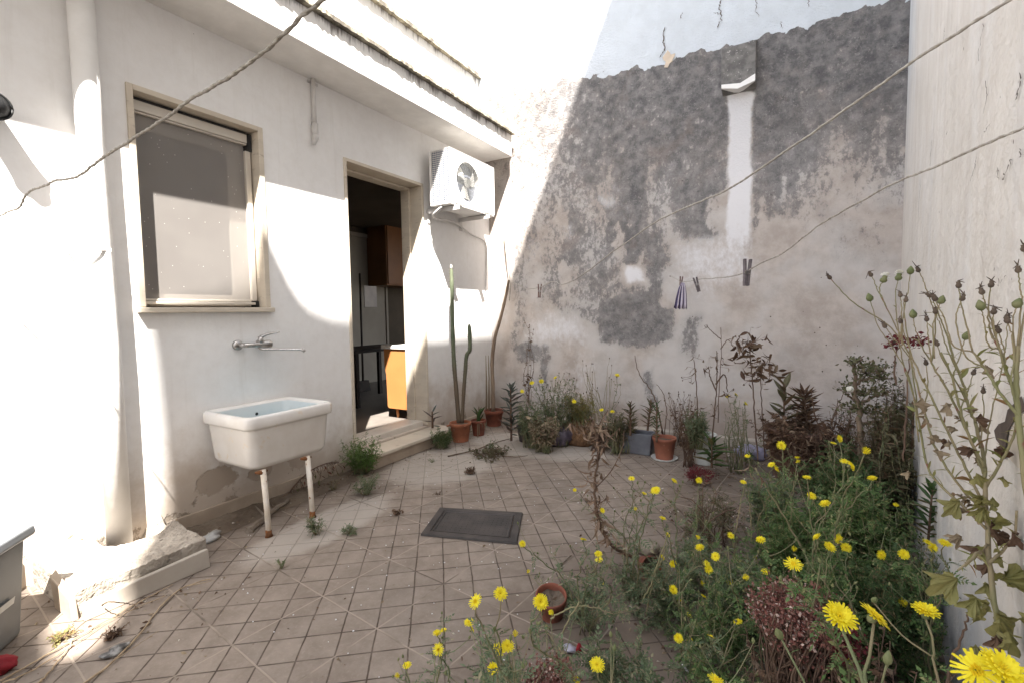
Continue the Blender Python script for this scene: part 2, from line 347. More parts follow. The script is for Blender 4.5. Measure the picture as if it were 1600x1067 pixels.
MT['darkwood'] = mottle('dark_wood', (.015, .010, .008), (.03, .02, .014), 5, .6, .1)
MT['cloth'] = mottle('pale_cloth', (.5, .46, .42), (.42, .38, .36), 6, .9, .2)
MT['redc'] = mottle('red_cloth', (.26, .012, .02), (.16, .01, .015), 10, .8, .4)
MT['crack'] = mottle('crack_shadow', (.07, .055, .045), (.12, .09, .075), 9, 1, 0)
MT['flake'] = mottle('bare_ochre_plaster', (.58, .48, .38), (.5, .41, .32), 9, .95, .5)
MT['block'] = mottle('sooty_concrete', (.19, .18, .17), (.11, .105, .10), 12, .95, .9, 60, c3=(.36, .34, .32))
# ================================================================ SETTING
XF, YB, XR = -3.30, 5.12, .82        # facade plane, far wall plane, right wall plane
g = M(); g.add([(XF-.05, -4, 0), (XR+.1, -4, 0), (XR+.1, YB+.05, 0), (XF-.05, YB+.05, 0)], [(0, 1, 2, 3)])
struct(g.obj('tiled_floor', MT['tiles']))
g = M(); g.add([(-60, -60, -.02), (60, -60, -.02), (60, 60, -.02), (-60, 60, -.02)], [(0, 1, 2, 3)])
struct(g.obj('ground', MT['soil']))

# ---------------------------------------------------------------- the house
house = thing('house', 'whitewashed single storey house with a window, a dark open doorway and a stained roof ledge', 'house', (XF, 2, 0))
DY0, DY1, DZ0, DZ1 = 2.865, 3.825, .16, 2.665      # door opening
WY0, WY1, WZ0, WZ1 = 1.333, 2.078, 1.415, 2.668    # window opening
def wall_cells(m, x, xb, ys, zs, holes):
    def hole(y, z): return any(a < y < b and c < z < d for a, b, c, d in holes)
    for i in range(len(ys)-1):
        for j in range(len(zs)-1):
            y0, y1, z0, z1 = ys[i], ys[i+1], zs[j], zs[j+1]
            if hole((y0+y1)/2, (z0+z1)/2):
                continue
            m.add([(x, y0, z0), (x, y1, z0), (x, y1, z1), (x, y0, z1)], [(0, 1, 2, 3)])
            m.add([(xb, y0, z0), (xb, y1, z0), (xb, y1, z1), (xb, y0, z1)], [(3, 2, 1, 0)])
    for a, b, c, d in holes:
        m.add([(x, a, c), (xb, a, c), (xb, a, d), (x, a, d)], [(0, 1, 2, 3)]); m.add([(x, b, c), (xb, b, c), (xb, b, d), (x, b, d)], [(3, 2, 1, 0)])
        m.add([(x, a, d), (xb, a, d), (xb, b, d), (x, b, d)], [(0, 1, 2, 3)]); m.add([(x, a, c), (xb, a, c), (xb, b, c), (x, b, c)], [(3, 2, 1, 0)])
e = .012; hz = [(WY0-e, WY1+e, WZ0-e, WZ1+e), (DY0-e, DY1+e, DZ0, DZ1+e)]
m = M(); wall_cells(m, XF, XF-.27, [-4, WY0-e, WY1+e, DY0-e, DY1+e, YB+.02], sorted({0, DZ0, WZ0-e, DZ1+e, WZ1+e, 3.22}), hz)
m.obj('wall', MT['facade'], house)
# eaves slab: white fascia, top lip
m = M(); m.box(-3.72, -4, 3.215, -2.90, 5.03, 3.47); m.obj('eaves_slab', MT['fascia'], house, bevel=.006)
m = M(); rg = np.random.default_rng(3)
def ragged_strip(m, xo, xi, z0, z1, y0, y1, n, amp):
    ys = np.linspace(y0, y1, n); o = rg.normal(0, amp, n); t = rg.normal(0, amp*.7, n)
    V = []
    for k in range(n): V += [(xi, ys[k], z0), (xo+o[k], ys[k], z0+abs(t[k])*.4), (xo+o[k]*.8-.004, ys[k], z1+t[k]), (xi, ys[k], z1+.005)]
    f = [(4*k+j, 4*k+(j+1) % 4, 4*k+4+(j+1) % 4, 4*k+4+j) for k in range(n-1) for j in range(4)]+[(0, 1, 2, 3), (4*n-4, 4*n-1, 4*n-2, 4*n-3)]
    m.add(V, f)
ragged_strip(m, -2.858, -3.72, 3.473, 3.507, -4, 5.045, 420, .0035); m.obj('eaves_coping', MT['coping'], house)
# parapet above, set back
m = M(); m.box(-3.85, -4, 3.51, -3.42, 5.115, 4.28); m.obj('parapet', MT['fascia'], house)
m = M(); ragged_strip(m, -3.375, -3.85, 4.283, 4.33, -4, 5.117, 380, .0035); m.obj('parapet_coping', MT['coping'], house)
m = M(); m.box(-7.2, -4, 3.1, -3.73, 5.11, 3.3); m.obj('roof', MT['facade'], house)
# room behind the door
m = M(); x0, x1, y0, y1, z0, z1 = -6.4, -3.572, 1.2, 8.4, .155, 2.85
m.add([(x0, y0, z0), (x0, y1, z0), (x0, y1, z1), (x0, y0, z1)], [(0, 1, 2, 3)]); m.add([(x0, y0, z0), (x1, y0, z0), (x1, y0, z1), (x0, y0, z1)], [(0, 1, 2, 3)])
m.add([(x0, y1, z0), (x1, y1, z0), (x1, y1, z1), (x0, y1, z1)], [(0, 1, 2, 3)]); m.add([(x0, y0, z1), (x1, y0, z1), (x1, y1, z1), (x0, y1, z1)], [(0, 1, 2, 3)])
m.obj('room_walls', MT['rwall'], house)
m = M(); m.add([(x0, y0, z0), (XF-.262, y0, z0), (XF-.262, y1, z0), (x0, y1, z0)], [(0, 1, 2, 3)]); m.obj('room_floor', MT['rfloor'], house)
# inner door on the room's back wall
a = PX(553, 368, -6.36); b = PX(598, 368, -6.36)
m = M(); m.box(-6.39, a[1]-.25, .16, -6.355, b[1], a[2]-.02); idr = m.obj('inner_door', MT['rdoor'], house, bevel=.004)
m = M(); m.box(-6.39, b[1]+.002, .16, -6.33, b[1]+.05, a[2]+.05); m.box(-6.39, a[1]-.3, a[2]-.018, -6.33, b[1], a[2]+.05); m.obj('door_casing', MT['rdoor'], house)
# doorway surround, reveal slabs and threshold steps
m = M(); t = .028
m.box(XF-.262, DY0-t, .02, XF+.012, DY0, DZ1+t); m.box(XF-.262, DY1, .17, XF+.012, DY1+t, DZ1+t); m.box(XF-.262, DY0, DZ1, XF+.012, DY1, DZ1+t)
m.box(XF-.262, DY1-.022, .17, XF-.15, DY1-.002, DZ1-.002); m.box(XF-.262, DY0, DZ1-.022, XF-.15, DY1-.024, DZ1-.002)
dfr = m.obj('door_surround', MT['stone'], house, bevel=.003)
m = M(); m.box(-3.345, DY0+.001, .0, -3.09, 3.98, .105); m.obj('step', MT['skirt'], house, bevel=.008)
m = M(); m.box(-3.36, DY0+.001, .107, -3.06, 4.0, .14); m.obj('step_slab', MT['stone'], house, bevel=.006)
m = M(); m.box(-3.572, DY0+.002, .05, -3.35, DY1-.002, .215); m.obj('threshold', mottle('pale_threshold', (.62, .57, .50), (.54, .49, .43), 3, .5, .1), house, bevel=.008)
# window: stone surround, roll box, side rails, screen, sash
win = D.objects.new('window', None); COL.objects.link(win); win.parent = house
m = M(); m.box(XF-.13, 1.300, WZ0, XF+.014, WY0, 2.700); m.box(XF-.13, WY1, WZ0, XF+.014, 2.115, 2.700); m.box(XF-.13, WY0, WZ1, XF+.014, WY1, 2.700)
m.obj('stone_surround', MT['stone'], win, bevel=.003)
m = M(); m.box(XF-.13, 1.288, 1.380, XF+.045, 2.128, 1.412); m.obj('sill', MT['stone'], win, bevel=.005)
m = M(); m.box(-3.425, WY0+.004, 2.585, -3.365, WY1-.035, 2.645); m.box(-3.425, WY0+.004, 2.572, -3.372, WY1-.035, 2.583)
m.obj('screen_roll_box', MT['alu'], win, bevel=.004)
for bb in ((-3.43, WY1-.033, 2.535, -3.362, WY1-.006, 2.652), (-3.425, WY1-.028, 1.417, -3.362, WY1-.006, 1.46), (-3.43, WY0+.002, 2.648, -3.375, WY1-.036, 2.664)):
    m = M(); m.box(*bb); m.obj('corner_cap', MT['black'], win)
m = M(); m.box(-3.41, WY1-.05, 1.462, -3.37, WY1-.012, 2.533); m.box(-3.42, WY0+.018, 1.434, -3.362, WY1-.03, 1.452); m.box(-3.415, WY0+.018, 1.455, -3.375, WY1-.052, 1.468)
m.obj('screen_rail', MT['alu'], win, bevel=.003)
s = N('insect_screen'); s.fin((.30, .275, .25), .9, .1)
tr = s.n('BsdfTransparent'); mx = s.n('MixShader'); p = s.pos()
mx.inputs[0].default_value = .66
s.t.links.new(tr.outputs[0], mx.inputs[1]); s.t.links.new(s.b.outputs[0], mx.inputs[2]); s.t.links.new(mx.outputs[0], s.out.inputs[0])
c = s.mix(s.ramp(s.noise(p, 3, 2), .3, .7), (.29, .27, .25), (.265, .245, .228)); sp = s.n('TexVoronoi', Scale=24); s.set(sp.inputs['Vector'], p)
s.set(s.b.inputs['Base Color'], s.mix(s.ramp(sp.outputs[0], .08, .05), c, (.75, .73, .68)))
m = M(); m.add([(-3.392, WY0+.002, 1.46), (-3.392, WY1-.05, 1.46), (-3.392, WY1-.05, 2.58), (-3.392, WY0+.002, 2.58)], [(0, 1, 2, 3)]); m.obj('insect_screen', s.m, win)
m = M()
for (a0, a1, b0, b1) in ((WY0, WY0+.07, 1.42, 2.66), (1.93, WY1, 1.42, 2.66), (WY0+.071, 1.929, 1.42, 1.50), (WY0+.071, 1.929, 2.50, 2.66)): m.box(-3.47, a0, b0, -3.43, a1, b1)
m.obj('sash', MT['alu'], win, bevel=.003)
s = N('window_glass'); s.fin((.03, .03, .03), .06, .6); 
m = M(); m.box(-3.455, WY0+.06, 1.49, -3.448, 1.94, 2.51); m.obj('pane', s.m, win)
m = M(); m.box(-3.62, WY0-.02, 1.38, -3.571, WY1+.02, 2.7); m.obj('inner_shutter', MT['darkwood'], win)
# skirting of the facade
m = M(); m.box(XF+.002, 1.42, 0, XF+.022, DY0-.03, .095); m.obj('skirting', MT['skirt'], house, bevel=.004)
for bb in ((4.0, .022, 5.11, .10), (-4, .024, .72, .17)): m = M(); m.box(XF+.002, bb[0], 0, XF+bb[1], bb[2], bb[3]); m.obj('skirting', MT['skirt'], house, bevel=.004)

# ---------------------------------------------------------------- far wall with its weathering map
def vnoise(x, z, sc, seed):
    g = np.random.default_rng(seed).random((128, 128)); X = x*sc+500; Z = z*sc+500
    i = np.floor(X).astype(int); j = np.floor(Z).astype(int); u = X-i; v = Z-j; u = u*u*(3-2*u); v = v*v*(3-2*v); i %= 128; j %= 128; i2 = (i+1) % 128; j2 = (j+1) % 128
    return (g[i, j]*(1-u)+g[i2, j]*u)*(1-v)+(g[i, j2]*(1-u)+g[i2, j2]*u)*v
def fbm(x, z, sc, seed, o=5, h=.55):
    a = 1.; t = 0; n = 0
    for k in range(o): t = t+a*vnoise(x, z, sc*2**k, seed+k); n += a; a *= h
    return t/n
def grid(x0, x1, z0, z1, st):
    nx = int((x1-x0)/st)+1; nz = int((z1-z0)/st)+1
    X, Z = np.meshgrid(np.linspace(x0, x1, nx), np.linspace(z0, z1, nz), indexing='ij'); k = np.arange(nx*nz).reshape(nx, nz)
    F = np.stack([k[:-1, :-1], k[1:, :-1], k[1:, 1:], k[:-1, 1:]], -1).reshape(-1, 4); return X.ravel(), Z.ravel(), F
X, Z, F = grid(-3.62, XR, 0, 5.7, .014)
# where each spot of the wall lies on the weathering chart (chart units = 1 cm-ish steps across the wall)
ry = YB; q = np.stack([X, np.full_like(X, ry), Z-EYE], 1); wq = q@_f; U = 800+F_PX*(q@_r)/wq; V = 533.5-F_PX*(q@_u)/wq
U = U+26*(fbm(X, Z, 3.1, 5)-.5); V = V+40*(fbm(X, Z, 2.7, 9)-.5)
sm = lambda t: np.clip(t, 0, 1)**2*(3-2*np.clip(t, 0, 1))
U0 = 800+F_PX*(q@_r)/wq; V0 = 533.5-F_PX*(q@_u)/wq
bound = np.interp(U0, [740, 787, 844, 910, 976, 1037, 1102, 1163, 1224, 1305, 1406], [165, 135, 142, 121, 114, 96, 81, 68, 53, 25, 3])
up = sm((bound-V0+14*(fbm(X, Z, 9, 2)-.5)*2)/13+.5)
rel = V-bound                                      # distance below the painted band, in chart units
left = np.interp(rel, [0, 60, 110, 180, 260, 320, 360, 400], [.95, .92, .86, .78, .74, .68, .34, .06])
right = np.interp(rel, [0, 90, 160, 220, 270, 330, 400, 460], [.95, .9, .82, .62, .44, .24, .12, .05])
tr_ = sm((U-1110)/110); d = left*(1-tr_)+right*tr_
d = d*np.interp(U, [780, 860, 930, 1000, 1100], [.42, .62, .88, 1, 1])  # stain thinned to the left, so the sunlit side is painted brighter
drip = fbm(X, Z*.16, 5.5, 40, 4); blot = fbm(X, Z*.6, 2.2, 21, 5); fl = fbm(X, Z, 14, 33, 3)
lowz = sm((rel-90)/140)
d = d*(1+lowz*(1.3*(drip-.5)+1.5*(blot-.5)))+(1-lowz)*.5*(fl-.5)*d*2
d = np.clip(d, 0, 1.05)*(1-.6*sm((blot-.60)*12)*lowz)
def rect(a, b, c, e, so): return sm((U-a)/so+.5)*sm((b-U)/so+.5)*sm((V-c)/so+.5)*sm((e-V)/so+.5)
for (a, c, b, e, so, val) in [(936, 462, 1056, 538, 26, .78), (1006, 360, 1040, 500, 26, .74), (890, 400, 1010, 480, 40, .55), (1066, 486, 1097, 560, 20, .6), (806, 532, 856, 574, 20, .62), (838, 486, 860, 512, 12, .62), (866, 496, 888, 532, 20, .45), (798, 380, 824, 552, 24, .5),
                              (1008, 574, 1026, 632, 14, .6), (876, 470, 960, 500, 18, .5), (1290, 330, 1400, 420, 60, .33), (846, 560, 858, 600, 10, .7), (790, 590, 860, 640, 22, .4)]:
    d = np.maximum(d, val*rect(a, b, c, e, so)*(.8+.45*fl))
for (a, c, b, e, so, val) in [(970, 422, 1006, 452, 12, .9), (1028, 430, 1066, 478, 16, .8), (1046, 370, 1130, 440, 26, .6), (826, 486, 920, 530, 20, .8), (870, 330, 884, 352, 8, .5)]:
    d = d*(1-val*rect(a, b, c, e, so))
whm = np.zeros_like(d)
a0 = np.interp(V0, [150, 300, 420, 520], [1138, 1139, 1128, 1100]); a1 = np.interp(V0, [150, 180, 300, 420], [1178, 1174, 1173, 1176])
wbx = 10*(fbm(X, Z, 5, 77)-.5)
strip = sm((U0+wbx-a0)/14+.5)*sm((a1-U0+wbx)/16+.5)*sm((V0-140)/8)*sm((500-V0)/210+.0)*(.7+.6*fbm(X, Z*.2, 9, 71, 3))
whm = np.maximum(whm, strip); d = d*(1-.9*strip)
for (a, c, b, e, so, val) in [(826, 488, 918, 540, 20, .7), (974, 424, 1004, 448, 6, 1.), (1052, 370, 1180, 450, 34, .7), (930, 300, 962, 330, 14, .6), (880, 340, 900, 372, 12, .5), (880, 545, 930, 620, 34, .6), (945, 280, 975, 345, 30, .42), (1280, 420, 1400, 500, 60, .3), (820, 370, 850, 420, 20, .4), (1020, 240, 1060, 300, 26, .32)]:
    whm = np.maximum(whm, .75*val*rect(a, b, c, e, so*2.2))
peach = sm((50-np.hypot((U0-1045)*1.2, V0-95)*2.2)/12)
up = up*(1-.0*peach)
me = D.meshes.new('plaster_face'); n = len(X)
rough = .006*(fbm(X, Z, 1.3, 60)-.5)*2
me.vertices.add(n); me.vertices.foreach_set('co', np.stack([X, np.full_like(X, YB)+rough*(X < .8)*(X > -3.3), Z], 1).astype(np.float32).ravel())
nf = len(F); me.loops.add(nf*4); me.loops.foreach_set('vertex_index', F.astype(np.int32).ravel()); me.polygons.add(nf)
me.polygons.foreach_set('loop_start', (np.arange(nf)*4).astype(np.int32)); me.polygons.foreach_set('loop_total', np.full(nf, 4, np.int32)); me.polygons.foreach_set('use_smooth', np.ones(nf, bool))
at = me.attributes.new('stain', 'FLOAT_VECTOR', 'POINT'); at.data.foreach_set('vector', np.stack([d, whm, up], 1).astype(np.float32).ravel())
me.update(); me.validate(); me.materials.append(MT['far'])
farw = thing('courtyard_wall', 'tall far courtyard wall, mould black above and peeling pink below, with a white painted band on top', 'wall', (-1.2, YB, 0))
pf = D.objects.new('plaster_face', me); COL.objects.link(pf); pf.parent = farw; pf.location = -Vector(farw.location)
m = M(); m.box(-8, YB+.012, 3.3, XR+.3, YB+.35, 6.6); m.box(-3.85, YB+.012, 0, XR+.3, YB+.35, 3.299); m.obj('masonry', MT['facade'], farw)
blk = M(); x0, x1 = -.585, -.292
blk.add([(x0, YB-.11, 3.44), (x1, YB-.11, 3.44), (x1, YB-.11, 3.80), (x0, YB-.11, 3.80), (x0, YB+.01, 3.40), (x1, YB+.01, 3.40), (x1, YB+.01, 3.86), (x0, YB+.01, 3.86)], [(0, 1, 2, 3), (0, 4, 5, 1), (1, 5, 6, 2), (2, 6, 7, 3), (3, 7, 4, 0)])
blk.obj('spout_block', MT['block'], farw, bevel=.01)
blk = M(); blk.prism([(x0+.004, 3.435), (-.44, 3.40), (x1-.004, 3.437), (x1-.004, 3.50), (-.42, 3.445), (x0+.004, 3.47)], 'y', YB-.118, YB-.02); blk.obj('chipped_edge', MT['paintpipe'], farw)
m = M(); m.box(-2.9, YB-.10, 0, -.1, YB+.005, .085); m.obj('foot_kerb', MT['marble'], farw, bevel=.008)
def crack(pts, plane, wd, parent, name='crack', mat='crack', rs=1):
    rr = random.Random(rs); P = []
    for (px, py) in pts: P.append(PY(px, py, YB) if plane == 'y' else (PR(px, py) if plane == 'x' else PX(px, py, XF)))
    P = smoothpath(P, 5*len(P)); P = [np.array(q)+[rr.gauss(0, .006) if plane == 'y' else 0, rr.gauss(0, .006) if plane != 'y' else 0, rr.gauss(0, .004)] for q in P]
    wd = wd*.62 if plane == 'x' else wd
    m = M(); off = {'y': np.array([0, -.009, 0]), 'x': np.array([-.004, 0, 0]), 'f': np.array([.003, 0, 0])}[plane]
    ax = {'y': np.array([1., 0, 0]), 'x': np.array([0, 1., 0]), 'f': np.array([0, 1., 0])}[plane]
    V = []
    for k, q in enumerate(P):
        ww = wd*rr.uniform(.35, 1.2)*(0.3 if k in (0, len(P)-1) else 1); V += [q+off-ax*ww, q+off+ax*ww]
    m.add(V, [(2*k, 2*k+1, 2*k+3, 2*k+2) for k in range(len(P)-1)]); return m.obj(name, MT[mat], parent)
for k, (pts, wd) in enumerate([([(1128, 0), (1124, 14), (1127, 30), (1121, 44)], .008), ([(1038, 45), (1037, 66), (1038, 80), (1030, 91)], .009), ([(1066, 20), (1064, 30)], .006), ([(1182, 0), (1181, 16), (1186, 26)], .004), ([(1262, 0), (1263, 12)], .004),
                               ([(1116, 20), (1126, 24)], .008), ([(1220, 34), (1222, 46)], .004), ([(925, 121), (934, 117), (947, 112)], .006), ([(792, 118), (800, 110), (810, 105)], .004), ([(868, 131), (874, 134)], .004)]):
    crack(pts, 'y', wd*.65, farw, rs=k)
for k, pts in enumerate([[(1034, 93), (1042, 84), (1052, 76)]]):
    m = M(); c = PY(1045, 92, YB-.008); m.add([c+np.array([(.065+.03*math.sin(5*a))*math.cos(a)*.8, 0, (.07+.03*math.cos(3*a))*math.sin(a)]) for a in np.linspace(0, 6.28, 15)[:-1]], [tuple(range(14))]); m.obj('bare_plaster_spot', MT['flake'], farw)

# ---------------------------------------------------------------- tall right wall: unseen upper part, its stepped top shaped to throw the courtyard shade
prof = [(-9, 9.4), (-4.15, 9.62), (-3.98, 9.50), (-3.80, 9.26), (-3.6, 8.75), (-3.38, 8.2), (-3.12, 7.62), (-2.95, 7.35), (-2.86, 7.33), (-2.89, 7.7), (-2.94, 8.0), (-3.1, 9.0), (-3.16, 9.4), (-3.19, 10.4), (-3.22, 10.78), (-3.0, 10.9), (-2.62, 11.02), (-2.45, 11.30), (-2.36, 11.12), (-2.26, 10.88), (-2.12, 10.72), (-1.9, 10.64), (-1.55, 10.6), (-1.1, 10.42), (-.6, 10.37), (2, 10.37), (7.5, 10.37)]
poly = [(y, z) for y, z in prof]+[(7.5, 4.9), (-9, 4.9)]
rw = thing('side_wall', 'tall pale right hand wall with hairline cracks and a torn patch of plaster', 'wall', (XR, 2, 0))
from mathutils.geometry import tessellate_polygon
tri = tessellate_polygon([[Vector((XR, y, z)) for y, z in poly]])
m = M(); nn = len(poly); m.add([(XR, y, z) for y, z in poly]+[(XR+.3, y, z) for y, z in poly], [tuple(t) for t in tri]+[tuple(nn+q for q in t[::-1]) for t in tri]+[(i, (i+1) % nn, nn+(i+1) % nn, nn+i) for i in range(nn)])
ob = m.obj('upper_occluder', MT['right'], rw)
m = M(); m.prism([(.82-.0995*(5.12-y), y) for y in (5.3, 1.15)]+[(.82, 1.15), (.82, -9), (1.12, -9), (1.12, 7.5), (.84, 7.5), (.84, 5.3)], 'z', 0, 4.9); m.obj('wall_body', MT['right'], rw)
for k, (pts, wd) in enumerate([([(1479, 40), (1477, 50), (1476, 62)], .003), ([(1540, 36), (1535, 60), (1531, 98)], .0032), ([(1542, 126), (1545, 148), (1540, 175)], .0035), ([(1599, 112), (1594, 140), (1589, 160)], .006), ([(1551, 192), (1541, 207)], .004), ([(1457, 220), (1455, 260)], .0045),
                               ([(1583, 246), (1576, 268), (1569, 282)], .006), ([(1563, 284), (1561, 262)], .003), ([(1528, 245), (1526, 262), (1518, 282)], .004), ([(1599, 232), (1597, 248)], .005), ([(1439, 280), (1436, 345)], .003), ([(1498, 40), (1495, 56)], .002), ([(1482, 205), (1480, 213)], .004), ([(1561, 446), (1567, 440), (1576, 430)], .002)]):
    crack(pts, 'x', wd, rw, rs=40+k)
# torn hole in the plaster: ragged dark edge with a bare patch
c0 = [(1596, 618), (1582, 632), (1574, 640), (1570, 658), (1560, 662), (1553, 672), (1556, 686), (1562, 694), (1566, 714), (1570, 716), (1572, 690), (1576, 672), (1588, 650), (1604, 640)]
m = M(); m.prism([(0, 0)], 'x', 0, 0) if 0 else None
P = [PR(a, b, .005) for a, b in c0]; m.add(P, [tuple(t) for t in tessellate_polygon([[Vector(q) for q in P]])]); m.obj('torn_plaster_edge', MT['crack'], rw)
c1 = [(1604, 642), (1588, 653), (1578, 672), (1575, 690), (1574, 712), (1590, 730), (1612, 735)]
m = M(); P = [PR(a, b, .004) for a, b in c1]; m.add(P, [tuple(t) for t in tessellate_polygon([[Vector(q) for q in P]])]); m.obj('bare_plaster_patch', mottle('bare_cream_plaster', (.62, .56, .48), (.5, .44, .37), 6, .95, .5), rw)
rr = random.Random(5)
for k in range(26):
    py = rr.uniform(60, 640); px = rr.uniform(1425, 1598); q = PR(px, py, .004); s_ = rr.uniform(.002, .005)
    if k < 12: m = M(); m.add([q+np.array([0, s_*math.cos(a)*.6, s_*math.sin(a)*1.4]) for a in (0, 1.1, 2.3, 3.3, 4.5, 5.4)], [tuple(range(6))]); m.obj('pit', MT['crack'], rw)
for (px, py) in [(1255, 487), (1273, 520), (1281, 512), (1291, 539), (1306, 539), (1285, 580), (1340, 540), (857, 160), (893, 209), (1204, 495), (795, 602), (1047, 432), (1082, 495), (1283, 434), (1255, 610)]:
    q = PY(px, py, YB-.009); s_ = rr.uniform(.003, .006); m = M(); m.add([q+np.array([s_*math.cos(a), 0, s_*math.sin(a)*1.2]) for a in (0, 1.1, 2.3, 3.3, 4.5, 5.4)], [tuple(range(6))]); m.obj('pit', MT['crack'], farw)
# ================================================================ FITTINGS
def lerp(a, b, t): return np.asarray(a, float)*(1-t)+np.asarray(b, float)*t
def disc(m, c, nrm, r, n=16, mi=0):
    nrm = np.array(nrm, float); nrm /= np.linalg.norm(nrm); a = np.cross(nrm, [0, 0, 1.] if abs(nrm[2]) < .9 else [1., 0, 0]); a /= np.linalg.norm(a); b = np.cross(nrm, a)
    m.add([np.array(c)+r*(math.cos(t)*a+math.sin(t)*b) for t in np.linspace(0, 2*math.pi, n+1)[:-1]], [tuple(range(n))], mi)
# big downpipe
pp = thing('downpipe', 'thick whitewashed rain pipe running down the wall left of the window', 'pipe', (-3.235, 1.115, .1))
m = M(); m.tube([(-3.236, 1.112, .02), (-3.236, 1.118, 1.2), (-3.236, 1.105, 2.3), (-3.236, 1.1, 3.3)], .058, 24); m.obj('pipe', MT['paintpipe'], pp, smooth=True)
q0 = PX(128, 390, -3.17); q1 = PX(168, 392, -3.2)
m = M(); m.tube(smoothpath([(-3.295, q0[1]-.02, q0[2]), (-3.2, q0[1]-.02, q0[2]), (-3.165, q0[1]+.05, q0[2]), (-3.2, q1[1], q1[2]), (-3.295, q1[1], q1[2])], 16), .005, 8); m.obj('clamp', MT['pvc'], pp, smooth=True)
m = M(); m.box(-3.21, q1[1]-.006, q1[2]-.012, -3.185, q1[1]+.014, q1[2]+.012); m.obj('bolt', MT['pvc'], pp, bevel=.003)
# short overflow pipe under the eaves
p0 = PX(489, 124, -3.27); p1 = PX(492, 200, -3.27); p2 = PX(491, 226, -3.25)
sp = thing('overflow_pipe', 'short thin pipe with an elbow hanging under the eaves between window and door', 'pipe', p0)
m = M(); m.tube([p0+[0, 0, .05], p1], .017, 14); m.obj('pipe', MT['pvc'], sp, smooth=True)
m = M(); m.tube([p1+[0, 0, .03], p1+[0, 0, -.035], p1+[.004, 0, -.06]], [.026, .026, .02], 14); m.tube([p1+[0, 0, -.05], p1+[.006, -.002, -.085], p2], [.022, .024, .012], 12)
m.obj('elbow', MT['pvc'], sp, smooth=True)
m = M(); m.box(-3.298, p0[1]-.035, p0[2]-.03, -3.29, p0[1]+.06, p0[2]-.012); m.obj('bracket', MT['pvc'], sp)
# wall lamp at the left edge
lq = PX(-12, 166, -3.18)
lm = thing('wall_lamp', 'round black outdoor lamp high on the white wall at the left edge', 'lamp', (-3.3, lq[1], lq[2]))
m = M(); m.tube([(-3.298, lq[1], lq[2]), (-3.2, lq[1], lq[2]), (-3.17, lq[1], lq[2]), (-3.13, lq[1], lq[2])], [.05, .055, .062, .03], 20); m.obj('housing', MT['black'], lm, smooth=True)
m = M(); m.tube([(-3.165, lq[1]+.062*math.cos(a), lq[2]+.062*math.sin(a)) for a in np.linspace(0, 6.28, 24)], .005, 6); m.obj('cage_ring', MT['black'], lm, smooth=True)
# air conditioner
ac = thing('air_conditioner', 'white outdoor air conditioning unit on brackets beside the doorway', 'air conditioner', (-3.05, 4.25, 2.44))
Y0, Y1, Z0, Z1, XF0, XB0 = 3.835, 4.665, 2.45, 2.995, -2.93, -3.19
m = M(); m.box(XB0, Y0+.01, Z1-.004, XF0, Y1, Z1+.006); m.box(XB0, Y0+.004, Z0-.004, XF0-.004, Y1-.004, Z0+.025); m.box(XB0, Y1-.03, Z0+.026, XF0-.004, Y1, Z1-.005)
m.box(XB0-.002, Y0+.002, Z0+.026, XB0+.022, Y0+.02, Z1-.006); m.obj('casing', MT['acw'], ac, bevel=.006)
m = M(); cy, cz, R = 4.155, 2.72, .205; th = np.linspace(0, 2*math.pi, 65)[:-1]; ring = [(XF0, cy+R*math.cos(t), cz+R*math.sin(t)) for t in th]
outer = []
for t in th:
    c_, s_ = math.cos(t), math.sin(t); k = min((Y1-cy)/c_ if c_ > 1e-6 else ((Y0-cy)/c_ if c_ < -1e-6 else 9), (Z1-.006-cz)/s_ if s_ > 1e-6 else ((Z0+.02-cz)/s_ if s_ < -1e-6 else 9))
    outer.append((XF0, cy+k*c_, cz+k*s_))
n = 64; m.add(ring+outer, [(i, (i+1) % n, n+(i+1) % n, n+i) for i in range(n)])
crn = [(XF0, Y1, Z1-.006), (XF0, Y0, Z1-.006), (XF0, Y0, Z0+.02), (XF0, Y1, Z0+.02)]
for c in crn:
    a = np.argsort([np.hypot(o[1]-c[1], o[2]-c[2]) for o in outer])[:2]; m.add([c, outer[a[0]], outer[a[1]]], [(0, 1, 2)])
m.add([(XF0+.0, cy+R*math.cos(t), cz+R*math.sin(t)) for t in th]+[(XF0-.05, cy+R*.97*math.cos(t), cz+R*.97*math.sin(t)) for t in th], [(i, (i+1) % n, n+(i+1) % n, n+i) for i in range(n)])
m.obj('front_panel', MT['acw'], ac)
m = M(); disc(m, (XF0-.05, cy, cz), (1, 0, 0), R*.97, 40); m.obj('fan_well', MT['acfin'], ac)
m = M()
for k in range(3):
    a0 = k*2.094
    pts = [];
    for r_ in np.linspace(.05, .18, 5):
        for s_ in (-.35, .45): pts.append((XF0-.035+.02*s_, cy+r_*math.cos(a0+s_+r_*2), cz+r_*math.sin(a0+s_+r_*2)))
    m.add(pts, [(2*i, 2*i+1, 2*i+3, 2*i+2) for i in range(4)])
disc(m, (XF0-.02, cy, cz), (1, 0, 0), .05); m.obj('fan', MT['acw'], ac, solid=.003)
m = M()
for k in range(1, 13): m.tube([(XF0+.004, cy+k*.0158*math.cos(t), cz+k*.0158*math.sin(t)) for t in np.linspace(0, 2*math.pi, 40)], .0022, 4, cap=False)
for k in range(24):
    t = 2*math.pi*k/24; m.tube([(XF0+.006, cy+.02*math.cos(t), cz+.02*math.sin(t)), (XF0+.005, cy+.2*math.cos(t+.3), cz+.2*math.sin(t+.3))], .0016, 4)
disc(m, (XF0+.008, cy, cz), (1, 0, 0), .035); m.obj('fan_grille', MT['acg'], ac)
